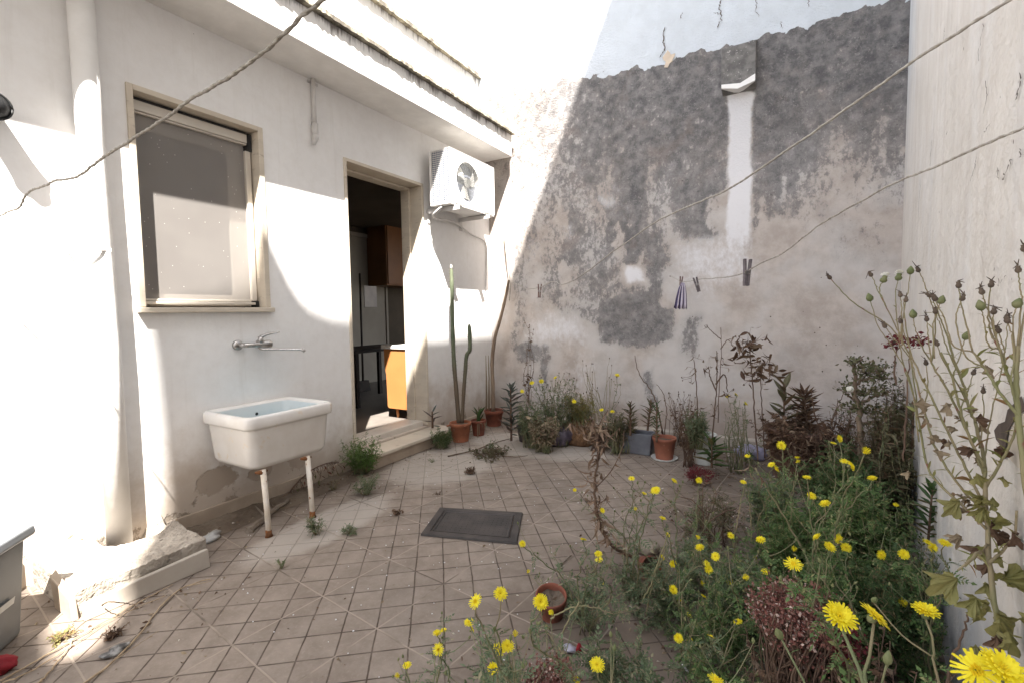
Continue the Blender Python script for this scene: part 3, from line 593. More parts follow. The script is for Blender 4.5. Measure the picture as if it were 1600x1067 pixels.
m = M(); m.add([(XB0+.022, Y0+.02, Z0+.026), (XF0-.004, Y0+.02, Z0+.026), (XF0-.004, Y0+.02, Z1-.006), (XB0+.022, Y0+.02, Z1-.006)], [(0, 1, 2, 3)]); m.obj('condenser', MT['acfin'], ac)
m = M()
for k in range(26): z = Z0+.03+k*.0198; m.box(XB0+.022, Y0+.003, z, XF0-.002, Y0+.006, z+.004)
for k in range(9): x = XB0+.03+k*.027; m.box(x, Y0+.007, Z0+.026, x+.002, Y0+.009, Z1-.006)
m.obj('side_guard', MT['acw'], ac)
m = M(); a = PX(751, 280, XF0+.003); m.tube([a+np.array([.0, y*.8, z]) for y, z in [(-.03, -.01), (-.022, .022), (-.008, -.012), (-.002, .026), (.012, -.01)]], .0025, 4); m.tube([a+np.array([0, y, z]) for y, z in [(.012, .028), (.022, .024), (.02, -.012)]], .0025, 4)
m.obj('maker_mark', MT['acg'], ac)
for ky, nm in ((3.94, 'bracket'), (4.50, 'bracket')):
    m = M(); m.box(-3.3, ky-.03, 2.395, -2.875, ky-.024, 2.44); m.box(-3.3, ky-.03, 2.434, -2.875, ky+.03, 2.441); m.box(-3.3, ky-.03, 2.2 if 0 else 2.30, -3.292, ky+.03, 2.435); m.obj(nm, MT['pvc'], ac, bevel=.002)
for ky in (3.95, 4.49):
    m = M(); m.box(-2.99, ky-.03, 2.441, -2.92, ky+.03, 2.456); m.obj('foot', MT['acg'], ac)
m = M(); P = [(-3.05, 3.86, 2.44), (-3.2, 3.9, 2.35), PX(710, 348, -3.26), PX(735, 366, -3.28), PX(757, 378, -3.285), PX(760, 400, -3.288), PX(759, 455, -3.288)]
m.tube(smoothpath(P, 30), [.014]*12+[.008]*18, 8); m.obj('hose', MT['pvc'], ac, smooth=True)

# tap
tp = thing('wall_tap', 'chrome mixer tap with long swivel spout above the sink', 'tap', (-3.3, 1.93, 1.14))
ty = 1.86; tz = 1.155
m = M(); m.tube([(-3.299, ty, tz), (-3.28, ty, tz), (-3.272, ty, tz)], [.034, .034, .02], 20); m.obj('flange', MT['chrome'], tp, smooth=True)
m = M(); m.tube([(-3.275, ty, tz), (-3.24, ty, tz), (-3.215, ty+.02, tz-.002)], .015, 14); m.tube([(-3.215, ty, tz), (-3.215, ty+.09, tz-.002), (-3.215, ty+.14, tz-.002), (-3.215, ty+.19, tz-.002), (-3.215, ty+.2, tz-.002)], [.016, .018, .027, .027, .018], 16)
m.tube([(-3.299, ty+.16, tz), (-3.215, ty+.16, tz)], [.03, .018], 16)
m.obj('body', MT['chrome'], tp, smooth=True)
m = M(); m.tube([(-3.215, ty+.12, tz+.01), (-3.212, ty+.12, tz+.052)], [.021, .018], 16); m.tube(smoothpath([(-3.212, ty+.12, tz+.05), (-3.17, ty+.15, tz+.07), (-3.10, ty+.19, tz+.085)], 8), [.014, .012, .010, .009, .008, .007, .007, .006], 8); m.obj('lever', MT['chrome'], tp, smooth=True)
m = M(); m.tube(smoothpath([(-3.215, ty+.1, tz-.015), (-3.20, ty+.12, tz-.035), (-3.12, ty+.2, tz-.04), (-3.0, ty+.29, tz-.045), (-2.985, ty+.30, tz-.06)], 20), .0075, 10); m.tube([(-3.0, ty+.29, tz-.043), (-2.985, ty+.302, tz-.06)], .011, 10); m.obj('spout', MT['chrome'], tp, smooth=True)

# laundry sink
sk = thing('laundry_sink', 'old white ceramic laundry sink standing on two rusty legs against the wall', 'sink', (-3.02, 1.905, 0))
def rrect(hx, hy, r, n=6):
    P = []
    for cx, cy, a0 in ((hx-r, hy-r, 0), (-(hx-r), hy-r, math.pi/2), (-(hx-r), -(hy-r), math.pi), (hx-r, -(hy-r), 1.5*math.pi)):
        for k in range(n+1): a = a0+k*math.pi/2/n; P.append((cx+r*math.cos(a), cy+r*math.sin(a)))
    return P
def loft(m, rings, c=(0, 0)):
    V = []; k = len(rings[0][0])
    for ring, z in rings: V += [(c[0]+x, c[1]+y, z) for x, y in ring]
    m.add(V, [(i*k+j, i*k+(j+1) % k, (i+1)*k+(j+1) % k, (i+1)*k+j) for i in range(len(rings)-1) for j in range(k)]+[tuple(range(k))[::-1], tuple(range((len(rings)-1)*k, len(rings)*k))])
c = (-3.024, 1.905)
m = M(); loft(m, [(rrect(.20, .235, .06), .405), (rrect(.222, .262, .07), .412), (rrect(.236, .277, .07), .44), (rrect(.248, .293, .06), .655), (rrect(.25, .295, .06), .662), (rrect(.262, .311, .055), .668), (rrect(.266, .316, .055), .68), (rrect(.266, .316, .055), .728), (rrect(.260, .310, .052), .741), (rrect(.25, .30, .05), .746), (rrect(.232, .282, .05), .742), (rrect(.222, .272, .05), .725)], c)
m.f.pop(); m.mi.pop(); m.obj('basin', MT['ceram'], sk, smooth=True)
m = M(); loft(m, [(rrect(.222, .272, .05), .7252), (rrect(.212, .26, .05), .60), (rrect(.195, .24, .05), .47), (rrect(.15, .2, .05), .452)], c); m.f = [f for f in m.f if len(f) == 4]+[m.f[-1]]; m.mi = [0]*len(m.f); m.obj('bowl', MT['ceram_in'], sk, smooth=True)
m = M(); loft(m, [(rrect(.213, .262, .05), .615), (rrect(.213, .262, .05), .618)], c); m.obj('water', MT['water'], sk)
q = PX(401, 646, -3.238); m = M(); disc(m, (-3.236, q[1], q[2]), (1, 0, 0), .011); m.obj('overflow_hole', MT['black'], sk)
m = M(); a = PY(376, 672, 1.6); m.tube([a, a+[.03, -.0, .045]], .006, 5); m.obj('chip', MT['rustpipe'], sk)
for (y, x0) in ((1.665, -2.79), (1.975, -2.79)):
    m = M(); m.tube([(x0+.03, y+.01, .415), (x0+.045, y+.012, .2), (x0+.055, y+.012, .0)], [.017, .0165, .017], 10); lg = m.obj('leg', MT['rustpipe'], sk, smooth=True)
    m = M(); m.tube([(x0+.052, y+.012, .045), (x0+.055, y+.012, .015), (x0+.056, y+.012, .0)], [.0172, .0185, .024], 10); m.obj('rust_foot', MT['rust'], lg, smooth=True)
    m = M(); m.tube([(x0+.01, y-.03, .404), (x0+.03, y+.0, .402), (x0+.035, y+.035, .405)], [.006, .016, .006], 8); m.obj('rust_clamp', MT['rust'], lg, smooth=True)

# rubble plinth around the pipe and its marble edging
def hfield(x0, x1, y0, y1, nx, ny, fn, name, mat, parent=None):
    X, Yg = np.meshgrid(np.linspace(x0, x1, nx), np.linspace(y0, y1, ny), indexing='ij'); Zg = fn(X, Yg)
    V = np.stack([X.ravel(), Yg.ravel(), Zg.ravel()], 1); k = np.arange(nx*ny).reshape(nx, ny); fs = [(k[i, j], k[i+1, j], k[i+1, j+1], k[i, j+1]) for i in range(nx-1) for j in range(ny-1)]
    m = M(); m.add(V, fs)
    edge = [k[i, 0] for i in range(nx)]+[k[-1, j] for j in range(1, ny)]+[k[i, -1] for i in range(nx-2, -1, -1)]+[k[0, j] for j in range(ny-2, 0, -1)]
    b = V[edge].copy(); b[:, 2] = 0.001; n = len(edge); m.add(np.vstack([V[edge], b]), [(i, n+i, n+(i+1) % n, (i+1) % n) for i in range(n)]); return m.obj(name, mat, parent, smooth=False)
def fn(X, Y):
    h = .125+.03*sm((-2.95-X)/.3)+.015*sm((Y-1.1)/.25)+.016*(fbm(X, Y, 7, 3)-.5)*2+.022*(np.floor(fbm(X, Y, 16, 8)*6)/6-.5)+.012*(fbm(X, Y, 40, 9)-.5)
    h = h-.16*sm((.15-np.hypot((X+3.2), (Y-1.18)*.8))/.07); h = h+.008*sm((Y-1.24)/.06)*sm((-2.9-X)/.2); return np.maximum(h, .02)
pl = hfield(-3.297, -2.76, .77, 1.33, 90, 90, fn, 'rubble_plinth', MT['concrete']); tag(pl, 'broken concrete rubble plinth at the foot of the thick rain pipe', 'plinth')
m = M(); m.add([(-2.72, .78, .0), (-2.69, .78, 0), (-2.68, 1.31, 0), (-2.71, 1.31, 0), (-2.73, .78, .075), (-2.70, .78, .078), (-2.695, 1.31, .098), (-2.725, 1.31, .096)], [(0, 3, 2, 1), (4, 5, 6, 7), (0, 1, 5, 4), (1, 2, 6, 5), (2, 3, 7, 6), (3, 0, 4, 7)])
tag(m.obj('edging_slab', MT['marble'], bevel=.006), 'pale stone slab stood on edge in front of the concrete rubble', 'slab')
m = M(); m.add([(-2.95, .752, 0), (-2.74, .752, 0), (-2.74, .776, 0), (-2.95, .776, 0), (-2.99, .752, .14), (-2.76, .752, .10), (-2.76, .776, .10), (-2.99, .776, .17)], [(0, 3, 2, 1), (4, 5, 6, 7), (0, 1, 5, 4), (1, 2, 6, 5), (2, 3, 7, 6), (3, 0, 4, 7)])
tag(m.obj('edging_slab', MT['skirt'], bevel=.004), 'short brown slab piece closing the end of the rubble next to the grey bin', 'slab')
def lump(name, label, cat, c, r, mat, sd=1, flat=.6, group=None, sub=3, amp=.5, sc=6, rz=0):
    import bmesh
    me = D.meshes.new(name); bm = bmesh.new(); bmesh.ops.create_icosphere(bm, subdivisions=sub, radius=1)
    rr_ = np.random.default_rng(sd); off = rr_.random(3)*50; r = np.array([r, r, r*flat]) if np.isscalar(r) else np.array(r)
    cz_, sz_ = math.cos(rz), math.sin(rz)
    for v in bm.verts:
        p = np.array(v.co); k = 1+amp*(fbm(np.array([p[0]*.5+off[0]]), np.array([p[1]*.5+p[2]*.7+off[1]]), sc/3, sd, 3)[0]-.5)*2; p = p*k*r
        p[2] = max(p[2], -r[2]*.75); v.co = (p[0]*cz_-p[1]*sz_, p[0]*sz_+p[1]*cz_, p[2]+r[2]*.75)
    bm.to_mesh(me); bm.free(); me.materials.append(mat)
    for q in me.polygons: q.use_smooth = True
    o = D.objects.new(name, me); COL.objects.link(o); o.location = c
    if label: tag(o, label, cat, group)
    return o
whp = mottle('dirty_white_plastic', (.62, .62, .62), (.46, .45, .44), 12, .5, .4, 60)
lump('crumpled_plastic', 'crumpled white plastic wrapper squeezed in behind the rubble plinth', 'litter', PZ(330, 842)+[0, 0, 0], (.035, .055, .022), mottle('grey_plastic', (.45, .45, .44), (.3, .29, .28), 12, .5, .4, 60), 3, amp=.7, rz=.5)
def branch(name, label, pts, r, mat, cat='branch', seed=1, n=30, jit=.002, group=None, side=0):
    g = np.random.default_rng(seed); P = smoothpath(pts, n); P = P+g.normal(0, jit, P.shape)*[1, 1, .4]; P[:, 2] = np.maximum(P[:, 2], r*.6)
    m = M(); m.tube(P, np.linspace(r, r*.5, n)*g.uniform(.85, 1.15, n), 6)
    for k in range(side):
        i = g.integers(3, n-3); dv = P[i+1]-P[i]; dv /= np.linalg.norm(dv); sd_ = np.cross(dv, [0, 0, 1])*g.choice([-1, 1]); L = g.uniform(.04, .14)
        m.tube([P[i], P[i]+(dv+sd_*.8+[0, 0, .3])*L*.5, P[i]+(dv*1.2+sd_+[0, 0, .4])*L], [r*.45, r*.35, r*.15], 4)
    o = m.obj(name, mat); return tag(o, label, cat, group) if label else o
MT['straw'] = mottle('dry_straw', (.38, .29, .19), (.26, .19, .12), 20, .9, .3, 90)
MT['twig'] = mottle('brown_twig', (.14, .095, .06), (.085, .058, .04), 20, .9, .4, 90)
MT['driftw'] = mottle('grey_branch', (.24, .20, .16), (.14, .11, .085), 20, .9, .6, 60)
Zl = lambda *a: [PZ(x, y, .01) for x, y in a]
branch('dry_stalk', 'long straight straw-coloured stalk running from the bottom left corner towards the pale edging slab', Zl((-20, 1075), (60, 1030), (130, 990), (200, 950), (270, 912)), .004, MT['straw'], 'stalk', 2)
branch('dry_stalk', 'second straw stalk lying just under the long straight one beside the edging slab', Zl((0, 1068), (55, 1044), (120, 1003), (185, 962), (258, 930)), .003, MT['straw'], 'stalk', 3)
branch('dry_stalk', 'bent brownish stalk curving from the bottom edge to the end of the edging slab', Zl((120, 1075), (175, 1034), (222, 985), (252, 945), (285, 918), (330, 903)), .0045, MT['straw'], 'stalk', 4, side=2)
branch('dry_twig', 'thin pale stalk lying in the sunny patch near the grey bin', Zl((60, 1067), (85, 1040), (108, 1010), (112, 1000)), .004, MT['straw'], 'stalk', 5)
branch('dry_twig', 'short forked twig lying over the front of the edging slab', [PZ(158, 945, .05), PZ(170, 940, .11), PZ(192, 941, .10), PZ(212, 944, .06)], .003, MT['twig'], 'twig', 6)
branch('fallen_branch', 'thick grey branch on the ground against the skirting under the sink', Zl((392, 830), (415, 808), (432, 795), (450, 782)), .024, MT['driftw'], 'branch', 8, n=14, jit=.006, side=3)
branch('fallen_twig', 'long thin twig lying beside the far plant pots near the cactus', Zl((700, 712), (740, 703), (770, 692), (800, 684)), .006, MT['twig'], 'twig', 9, side=3)
branch('fallen_twig', 'thin dark twig on the tiles right of the dead creeping weed', Zl((785, 712), (805, 713), (825, 711)), .004, MT['twig'], 'twig', 10)
branch('fallen_twig', 'pale stick lying on the tiles between the lid and the tipped pot', Zl((869, 889), (880, 877), (893, 866)), .007, MT['driftw'], 'twig', 11, n=10)
branch('fallen_twig', 'short white stick standing out of the weeds at the bottom edge', [PZ(1066, 1038, .1), PZ(1090, 1066, .02)], .004, whp, 'stick', 12, n=8, jit=.001)

# inspection cover
mh = thing('manhole_cover', 'dark cast iron inspection cover set in the tiled floor', 'manhole cover', (-1.71, 2.41, 0))
cs = [PZ(657, 837), PZ(687, 795), PZ(817, 803), PZ(808, 851)]; ctr = sum(cs)/4
def q4(k, z): return [ctr+(c-ctr)*np.array([k, k, 1])+[0, 0, z] for c in cs]
def qq(ka, z): # inset by absolute metres
    o = []
    for i in range(4):
        a = cs[(i+1) % 4]-cs[i]; b = cs[(i-1) % 4]-cs[i]; a = a/np.linalg.norm(a); b = b/np.linalg.norm(b); o.append(cs[i]+(a+b)*ka+[0, 0, z])
    return o
m = M(); R_ = [qq(0, .004), qq(.004, .016), qq(.045, .016), qq(.052, .010)]
m.add(sum(R_, []), [(i*4+j, i*4+(j+1) % 4, (i+1)*4+(j+1) % 4, (i+1)*4+j) for i in range(3) for j in range(4)]); m.obj('frame', MT['iron'], mh)
m = M(); R_ = [qq(.056, .008), qq(.058, .015), qq(.068, .015), qq(.072, .011)]
m.add(sum(R_, []), [(i*4+j, i*4+(j+1) % 4, (i+1)*4+(j+1) % 4, (i+1)*4+j) for i in range(3) for j in range(4)]+[(12, 13, 14, 15)]); 
g_ = np.random.default_rng(5); A_, B_, C_ = cs[0], cs[3]-cs[0], cs[1]-cs[0]
for k in range(14):
    for l in range(8):
        q = A_+B_*(.17+.66*k/13)+C_*(.24+.52*l/7)+[0, 0, .011]; s_ = .006; m.add([q+[-s_, 0, 0], q+[0, -s_, 0], q+[s_, 0, 0], q+[0, s_, 0], q+[0, 0, .003]], [(0, 1, 4), (1, 2, 4), (2, 3, 4), (3, 0, 4)])
m.obj('lid', MT['iron'], mh)
for (u_, v_) in ((.17, .5), (.86, .42)):
    m = M(); disc(m, A_+B_*u_+C_*v_+[0, 0, .0145], (0, 0, 1), .013, 10); m.obj('lifting_hole', MT['black'], mh)

# grey bin at the left edge
bn = thing('rubbish_bin', 'grey plastic bin with a rimmed lid at the bottom left edge', 'bin', (-2.88, .45, 0))
A = PZ(30, 992); B = PZ(0, 1019); dr = (B-A)/np.linalg.norm(B-A); nr = np.array([-dr[1], dr[0], 0]); nr = nr if nr[0] < 0 else -nr
def bq(u, v, z, k=1.): return A+dr*u*k+nr*v*k+[0, 0, z]
hz_ = .415
m = M(); loops = []
for (z, gw) in ((0, .0), (.02, -.006), (hz_, -.03)):
    loops += [A+dr*gw+nr*gw+[0, 0, z], A+dr*(.42-gw)+nr*gw+[0, 0, z], A+dr*(.42-gw)+nr*(.34-gw)+[0, 0, z], A+dr*gw+nr*(.34-gw)+[0, 0, z]]
m.add(loops, [(i*4+j, i*4+(j+1) % 4, (i+1)*4+(j+1) % 4, (i+1)*4+j) for i in range(2) for j in range(4)]+[(3, 2, 1, 0), (8, 9, 10, 11)]); m.obj('body', MT['binm'], bn, bevel=.012)
m = M(); loops = []
for (z, gw) in ((hz_+.002, -.05), (hz_+.012, -.056), (hz_+.045, -.052), (hz_+.055, -.035), (hz_+.075, .05)):
    loops += [A+dr*gw+nr*gw+[0, 0, z], A+dr*(.42-gw)+nr*gw+[0, 0, z], A+dr*(.42-gw)+nr*(.34-gw)+[0, 0, z], A+dr*gw+nr*(.34-gw)+[0, 0, z]]
m.add(loops, [(i*4+j, i*4+(j+1) % 4, (i+1)*4+(j+1) % 4, (i+1)*4+j) for i in range(4) for j in range(4)]+[(3, 2, 1, 0), (16, 17, 18, 19)]); m.obj('lid', mottle('bin_lid_plastic', (.22, .23, .24), (.19, .2, .2), 4, .4, .05, 90), bn, bevel=.006)
lb = M(); a = bq(.14, -.022, .17); b = bq(.14, -.0285, .20); lb.add([a, a-dr*.09+[0, 0, 0], b-dr*.09, b], [(0, 1, 2, 3)]); lb.obj('sticker', MT['potwhite'], bn)
lump('red_cloth', 'bright red cloth scrap on the tiles at the bottom left corner', 'cloth', PZ(-2, 1050), (.045, .05, .03), MT['redc'], 6, amp=.6)
lump('crumpled_paper', 'grey white crumpled scrap beside the bent stalk on the tiles', 'litter', PZ(180, 1020), (.024, .04, .014), mottle('grey_scrap', (.36, .35, .33), (.07, .065, .06), 22, .7, .4), 8, amp=.8)

# ---------------------------------------------------------------- things seen through the doorway
kb = thing('kitchen_unit', 'orange kitchen cupboard with a white worktop just inside the doorway', 'cupboard', (-3.8, 4.2, .16))
pa = [(-3.6, .27), (-3.975, .27), (-3.995, .29), (-4.005, .66), (-4.03, .76), (-4.03, .955), (-3.6, .955)]
m = M(); m.prism(pa, 'y', 3.95, 5.3); m.obj('carcass', MT['orange'], kb, bevel=.004)
m = M(); m.box(-4.06, 3.935, .957, -3.6, 5.3, 1.0); m.obj('worktop', MT['countw'], kb, bevel=.005)
for x in (-3.91, -3.68):
    m = M(); m.tube([(x, 4.02, .27), (x+.01, 4.02, .156)], [.022, .015], 10); m.obj('leg', MT['orange'], kb, smooth=True)
a = PX(602, 358, -5.9); b = PX(640, 448, -5.9)
uc = thing('wall_cupboard', 'orange wall cupboard on the dark back wall seen through the doorway', 'cupboard', (-6.2, a[1]+.3, a[2]-.4))
m = M(); m.box(-6.35, a[1], b[2], -5.9, a[1]+1.1, a[2]+.1); m.obj('carcass', MT['orange_dark'], uc, bevel=.004)
m = M(); m.box(-5.898, a[1]+.02, b[2]+.02, -5.88, a[1]+.52, a[2]+.08); m.obj('door', MT['orange_dark'], uc, bevel=.004)
br = thing('broom', 'dark broom leaning against the back wall inside the room', 'broom', PX(566, 560, -5.6)*[1, 1, 0]+[0, 0, .16])
a = PX(562, 428, -6.2); b = PX(566, 560, -5.7); b[2] = .3
m = M(); m.tube([a, b], .016, 8); m.obj('handle', MT['darkwood'], br, smooth=True)
m = M(); m.prism([(b[1]-.13, .165), (b[1]+.13, .165), (b[1]+.09, .33), (b[1]-.09, .33)], 'x', b[0]-.03, b[0]+.03); m.obj('brush', MT['darkwood'], br)
m = M(); a = PX(568, 447, -5.44); b = PX(588, 480, -5.44); m.box(-5.44, a[1], b[2], -5.425, b[1], a[2]); tag(m.obj('tea_towel', MT['cloth']), 'pale cloth hanging in the dark room behind the doorway', 'cloth')
tb = thing('kitchen_table', 'dark low table in the shadowed room left of the orange cupboard', 'table', PX(572, 600, -4.9)*[1, 1, 0]+[0, 0, .16])
t0 = PX(575, 560, -5.0)
m = M(); m.box(-5.4, t0[1]-.5, .86, -4.7, t0[1]+.6, .9); m.obj('tabletop', MT['darkwood'], tb, bevel=.005)
for sx in (-5.36, -4.78):
    for sy in (-.45, .5):
        m = M(); m.box(sx, t0[1]+sy, .16, sx+.05, t0[1]+sy+.05, .86); m.obj('leg', MT['darkwood'], tb)

# ---------------------------------------------------------------- ropes, pegs
def rope(name, label, px, r, mat, seed, dens=6, extra=None, wob=.002):
    g = np.random.default_rng(seed); P = [W(*q) for q in px]
    if extra is not None: P = P+[np.array(e) for e in extra]
    P = smoothpath(P, len(P)*dens); P[1:-1] += g.normal(0, wob, P[1:-1].shape)
    # two twisted strands
    T = np.gradient(P, axis=0); L = np.concatenate([[0], np.cumsum(np.linalg.norm(np.diff(P, axis=0), axis=1))])
    n = int(L[-1]/.012); t = np.linspace(0, L[-1], n); Q = np.stack([np.interp(t, L, P[:, k]) for k in range(3)], 1); T = np.gradient(Q, axis=0); T /= np.linalg.norm(T, axis=1)[:, None]
    a = np.cross(T, [0, 0, 1.]); a /= np.linalg.norm(a, axis=1)[:, None]; b = np.cross(T, a); th = t/.03*2*math.pi*.5
    m = M()
    for ph in (0, math.pi): m.tube(Q+r*.32*(np.cos(th+ph)[:, None]*a+np.sin(th+ph)[:, None]*b), r*.66, 5)
    return tag(m.obj(name, mat, smooth=True), label, 'clothesline'), Q
L1 = [(0, 337), (12, 331), (30, 325), (37, 311), (47, 299), (69, 291), (85, 283), (106, 280), (126, 274), (154, 252), (197, 224), (256, 187), (304, 152), (369, 114), (430, 66), (471, 26), (508, -2)]
iv = lambda x, xs, ds: 1/np.interp(x, xs, [1/q for q in ds])
l1 = [(-60, 352, 2.05)]+[(x, y, iv(x, [0, 508], [2.0, .78])) for x, y in L1]
e0 = W(508, -2, .78); e1 = W(471, 26, iv(471, [0, 508], [2.0, .78])); dd_ = (e0-e1); ex = [e0+dd_*k for k in (1, 2.5, 5)]
rope('clothesline', 'thick grey rope sagging across the front of the window to the upper left', l1, .0042, MT['rope'], 3, extra=ex, wob=.0008)
L2 = [(797, 440), (803, 442), (816, 448), (823, 452), (840, 450), (850, 447), (860, 441), (869, 441), (878, 445), (895, 439), (918, 424.6), (941, 406), (964, 389), (978, 380), (1020, 350), (1062, 329), (1100, 313), (1143, 293), (1204, 253), (1285, 197), (1406, 111), (1507, 45), (1578, 0), (1640, -42)]
l2 = [(x, y, iv(x, [797, 843, 1578, 1640], [5.45, 4.6, 1.0, .95])) for x, y in L2]
rope('clothesline', 'pale rope rising from the sunlit corner past the white wall streak to the top right', l2, .0045, MT['rope2'], 4, extra=None, wob=.001)
L3 = [(1047, 431), (1067, 440), (1097, 436), (1118, 435), (1153, 430), (1188, 412), (1224, 395), (1254, 372), (1285, 349), (1320, 329), (1406, 283), (1457, 263), (1533, 228), (1600, 200), (1680, 166)]
dsx = ([1047, 1067, 1090, 1166, 1300, 1600, 1680], [4.88, 4.3, 3.6, 2.4, 1.75, .92, .85])
l3 = [(x, y, iv(x, *dsx)) for x, y in L3]
rope('clothesline', 'lower pale rope with a striped rag and pegs, rising to the right wall', l3, .0036, MT['rope2'], 5, wob=.001)
def peg(px, py, d, L, ang, mat, label, spread=.03, grp='clothes pegs on the ropes'):
    c = W(px, py, d); o = thing('clothes_peg', label, 'peg', c, grp)
    ex_ = _r*math.cos(ang)+_u*math.sin(ang); ey = -_r*math.sin(ang)+_u*math.cos(ang)      # across, along
    for sg in (-1, 1):
        def P(x, y): return c+ex_*x*L+ey*y*L
        m = M(); out = [(sg*.012, -.5), (sg*.10, -.5), (sg*.11, -.1), (sg*(.12+spread), .5), (sg*(.04+spread), .5), (sg*.03, .02)]
        V = [P(x, y)-_f*L*.07 for x, y in out]+[P(x, y)+_f*L*.07 for x, y in out]; k = 6
        m.add(V, [tuple(range(k)), tuple(range(2*k-1, k-1, -1))]+[(i, k+i, k+(i+1) % k, (i+1) % k) for i in range(k)]); m.obj('jaw', mat, o, bevel=.0015)
    m = M(); m.tube([c+ex_*x*L+ey*y*L-_f*z*L for x, y, z in [(-.12, .05, .08), (.12, .05, .08), (.12, .0, .08), (-.12, 0, .08), (-.12, -.05, .08), (.12, -.05, .08)]], .012*L, 4); m.obj('spring', MT['chrome'], o)
peg(1167, 426, 2.39, .135, -.06, MT['peg'], 'largest dark grey peg on the lower rope, right of the white streak')
peg(1089, 445, 3.6, .115, .28, MT['peg'], 'small dark peg tilted on the lower rope beside the striped rag')
peg(843, 455, 4.55, .13, -.05, MT['pegb'], 'brown peg on the upper rope near the sunlit corner', .04)
peg(1064, 441, 4.25, .10, -.1, MT['pegb'], 'peg holding the striped rag on the lower rope', .03)
m = M(); c = W(1067, 442, 4.22); V = []; k = 12
for j, (z, wd) in enumerate([(0, .02), (-.05, .045), (-.12, .062), (-.2, .075), (-.235, .082)]):
    for i in range(k): t = i/(k-1)*2-1; V.append(c+_r*(t*wd*.8-.01*j*.5)+np.array([0, 0, z*.98+.012*math.sin(i*2.1)*(j == 4)])+_f*(.02*math.sin(i*1.9)*(.3+j*.25)))
m.add(V, [(j*k+i, j*k+i+1, (j+1)*k+i+1, (j+1)*k+i) for j in range(4) for i in range(k-1)], 0); m.mi = [(0, 1, 0, 2, 1, 0, 2, 1, 0, 0, 1)[f % 11] for f in range(44)]
tag(m.obj('striped_rag', [mottle('rag_pale', (.55, .50, .56), (.45, .4, .47), 20, .9, .2), mottle('rag_dark', (.07, .06, .12), (.1, .08, .15), 20, .9, .2), mottle('rag_pink', (.38, .24, .38), (.3, .2, .3), 20, .9, .2)], smooth=True, solid=.002), 'small striped rag pegged on the lower rope in front of the mouldy wall', 'rag')
# thin cable in the corner
m = M(); m.tube(smoothpath([PY(788, 372, YB-.02), PY(791, 400, YB-.03), PY(797, 440, YB-.06), PY(796, 470, YB-.1)], 20), .006, 5); tag(m.obj('cable', MT['rope'], smooth=True), 'thin cable hanging down the sunlit corner to the bare trunk', 'cable')
# ================================================================ PLANTS
G = np.random.default_rng(2024)
def T_lance(n=4, w=.16, droop=.15, fold=.3, twist=0., pw=.8):
    V = []; F = []
    for i in range(n+1):
        x = i/n; hw = w*math.sin(math.pi*min(1, max(.04, x))**pw)*(1 if i < n else .05)+.004; z = -droop*x*x; t = twist*x
        V += [(x*(1-.25*abs(droop)*x), hw*math.cos(t), z+hw*fold+hw*math.sin(t)), (x*(1-.25*abs(droop)*x), 0, z), (x*(1-.25*abs(droop)*x), -hw*math.cos(t), z+hw*fold-hw*math.sin(t))]
    for i in range(n): F += [(3*i, 3*i+1, 3*i+4, 3*i+3), (3*i+1, 3*i+2, 3*i+5, 3*i+4)]
    return np.array(V), F, 0
def T_pinn(pairs=4, w=.3, droop=.25, lw=.09, seed=0):
    g = np.random.default_rng(seed); V = []; F = []
    def z(x): return -droop*x*x
    for i in range(5): x = i/4; V += [(x, .018*(1-x*.6), z(x)), (x, -.018*(1-x*.6), z(x))]
    for i in range(4): F.append((2*i, 2*i+1, 2*i+3, 2*i+2))
    for i in range(pairs):
        x = .18+.68*i/pairs; L = w*(1-.55*i/pairs)*g.uniform(.8, 1.15)
        for s in (1, -1):
            k = len(V); a = .9+g.uniform(-.15, .15); dx, dy = math.cos(a), math.sin(a)*s
            V += [(x, 0, z(x)), (x+dx*L*.55-dy*s*lw*.7, dy*L*.55+dx*s*0+s*lw*0, z(x)+.03), (x+dx*L, dy*L, z(x)-.02), (x+dx*L*.45+lw, dy*L*.45, z(x)+.02)]; F.append((k, k+1, k+2, k+3))
    k = len(V); V += [(.86, 0, z(.86)), (.95, lw*.8, z(.95)), (1.12, 0, z(1.1)), (.95, -lw*.8, z(.95))]; F.append((k, k+3, k+2, k+1))
    return np.array(V), F, 0
def T_lobed_old(seed=0, crump=.1, deep=.45):
    g = np.random.default_rng(seed); n = 21; V = [(0, 0, 0), (.45, 0, .03)]; F = []
    for i in range(n+1):
        a = -2.5+5*i/n; r = .55*(1+.25*math.cos(a))*(1-deep*(.5-.5*math.cos(i*math.pi)) if i % 2 else 1)*(1.15 if i % 4 == 0 else .95)*g.uniform(.9, 1.1)
        V.append((.45+r*math.cos(a), r*math.sin(a)*.95, g.normal(0, crump)*.6-.25*r*r))
    for i in range(n): F.append((1, 2+i, 3+i))
    F.append((1, n+2, 0)); F.append((1, 0, 2)); return np.array(V), F, 0
def T_lobed(seed=0, crump=.1, deep=.45, n=34):
    g = np.random.default_rng(seed); V = [(.02, 0, 0)]; F = []; ph = g.uniform(0, 6)
    for ring, k in ((1, .35), (2, .7), (3, 1.)):
        for i in range(n):
            a = -2.75+5.5*i/(n-1); lob = .5+.5*math.cos(a*5.2/1.0); L = .62*(.72+.28*math.cos(a))*(1-deep*(1-lob)*k)*(1+.06*math.sin(a*23+ph)*(ring == 3)); x = .42+L*k*math.cos(a)-.42*(1-k)*.6; y = L*k*math.sin(a)*.98
            V.append((x, y, .12*k*lob*math.sin(3*a+ph)*(.5+crump*3)-.35*k*k*L+g.normal(0, crump*.05)))
    for i in range(n-1): F.append((0, 1+i, 2+i))
    for r in range(2): F += [(1+r*n+i, 1+(r+1)*n+i, 2+(r+1)*n+i, 2+r*n+i) for i in range(n-1)]
    return np.array(V), F, 0
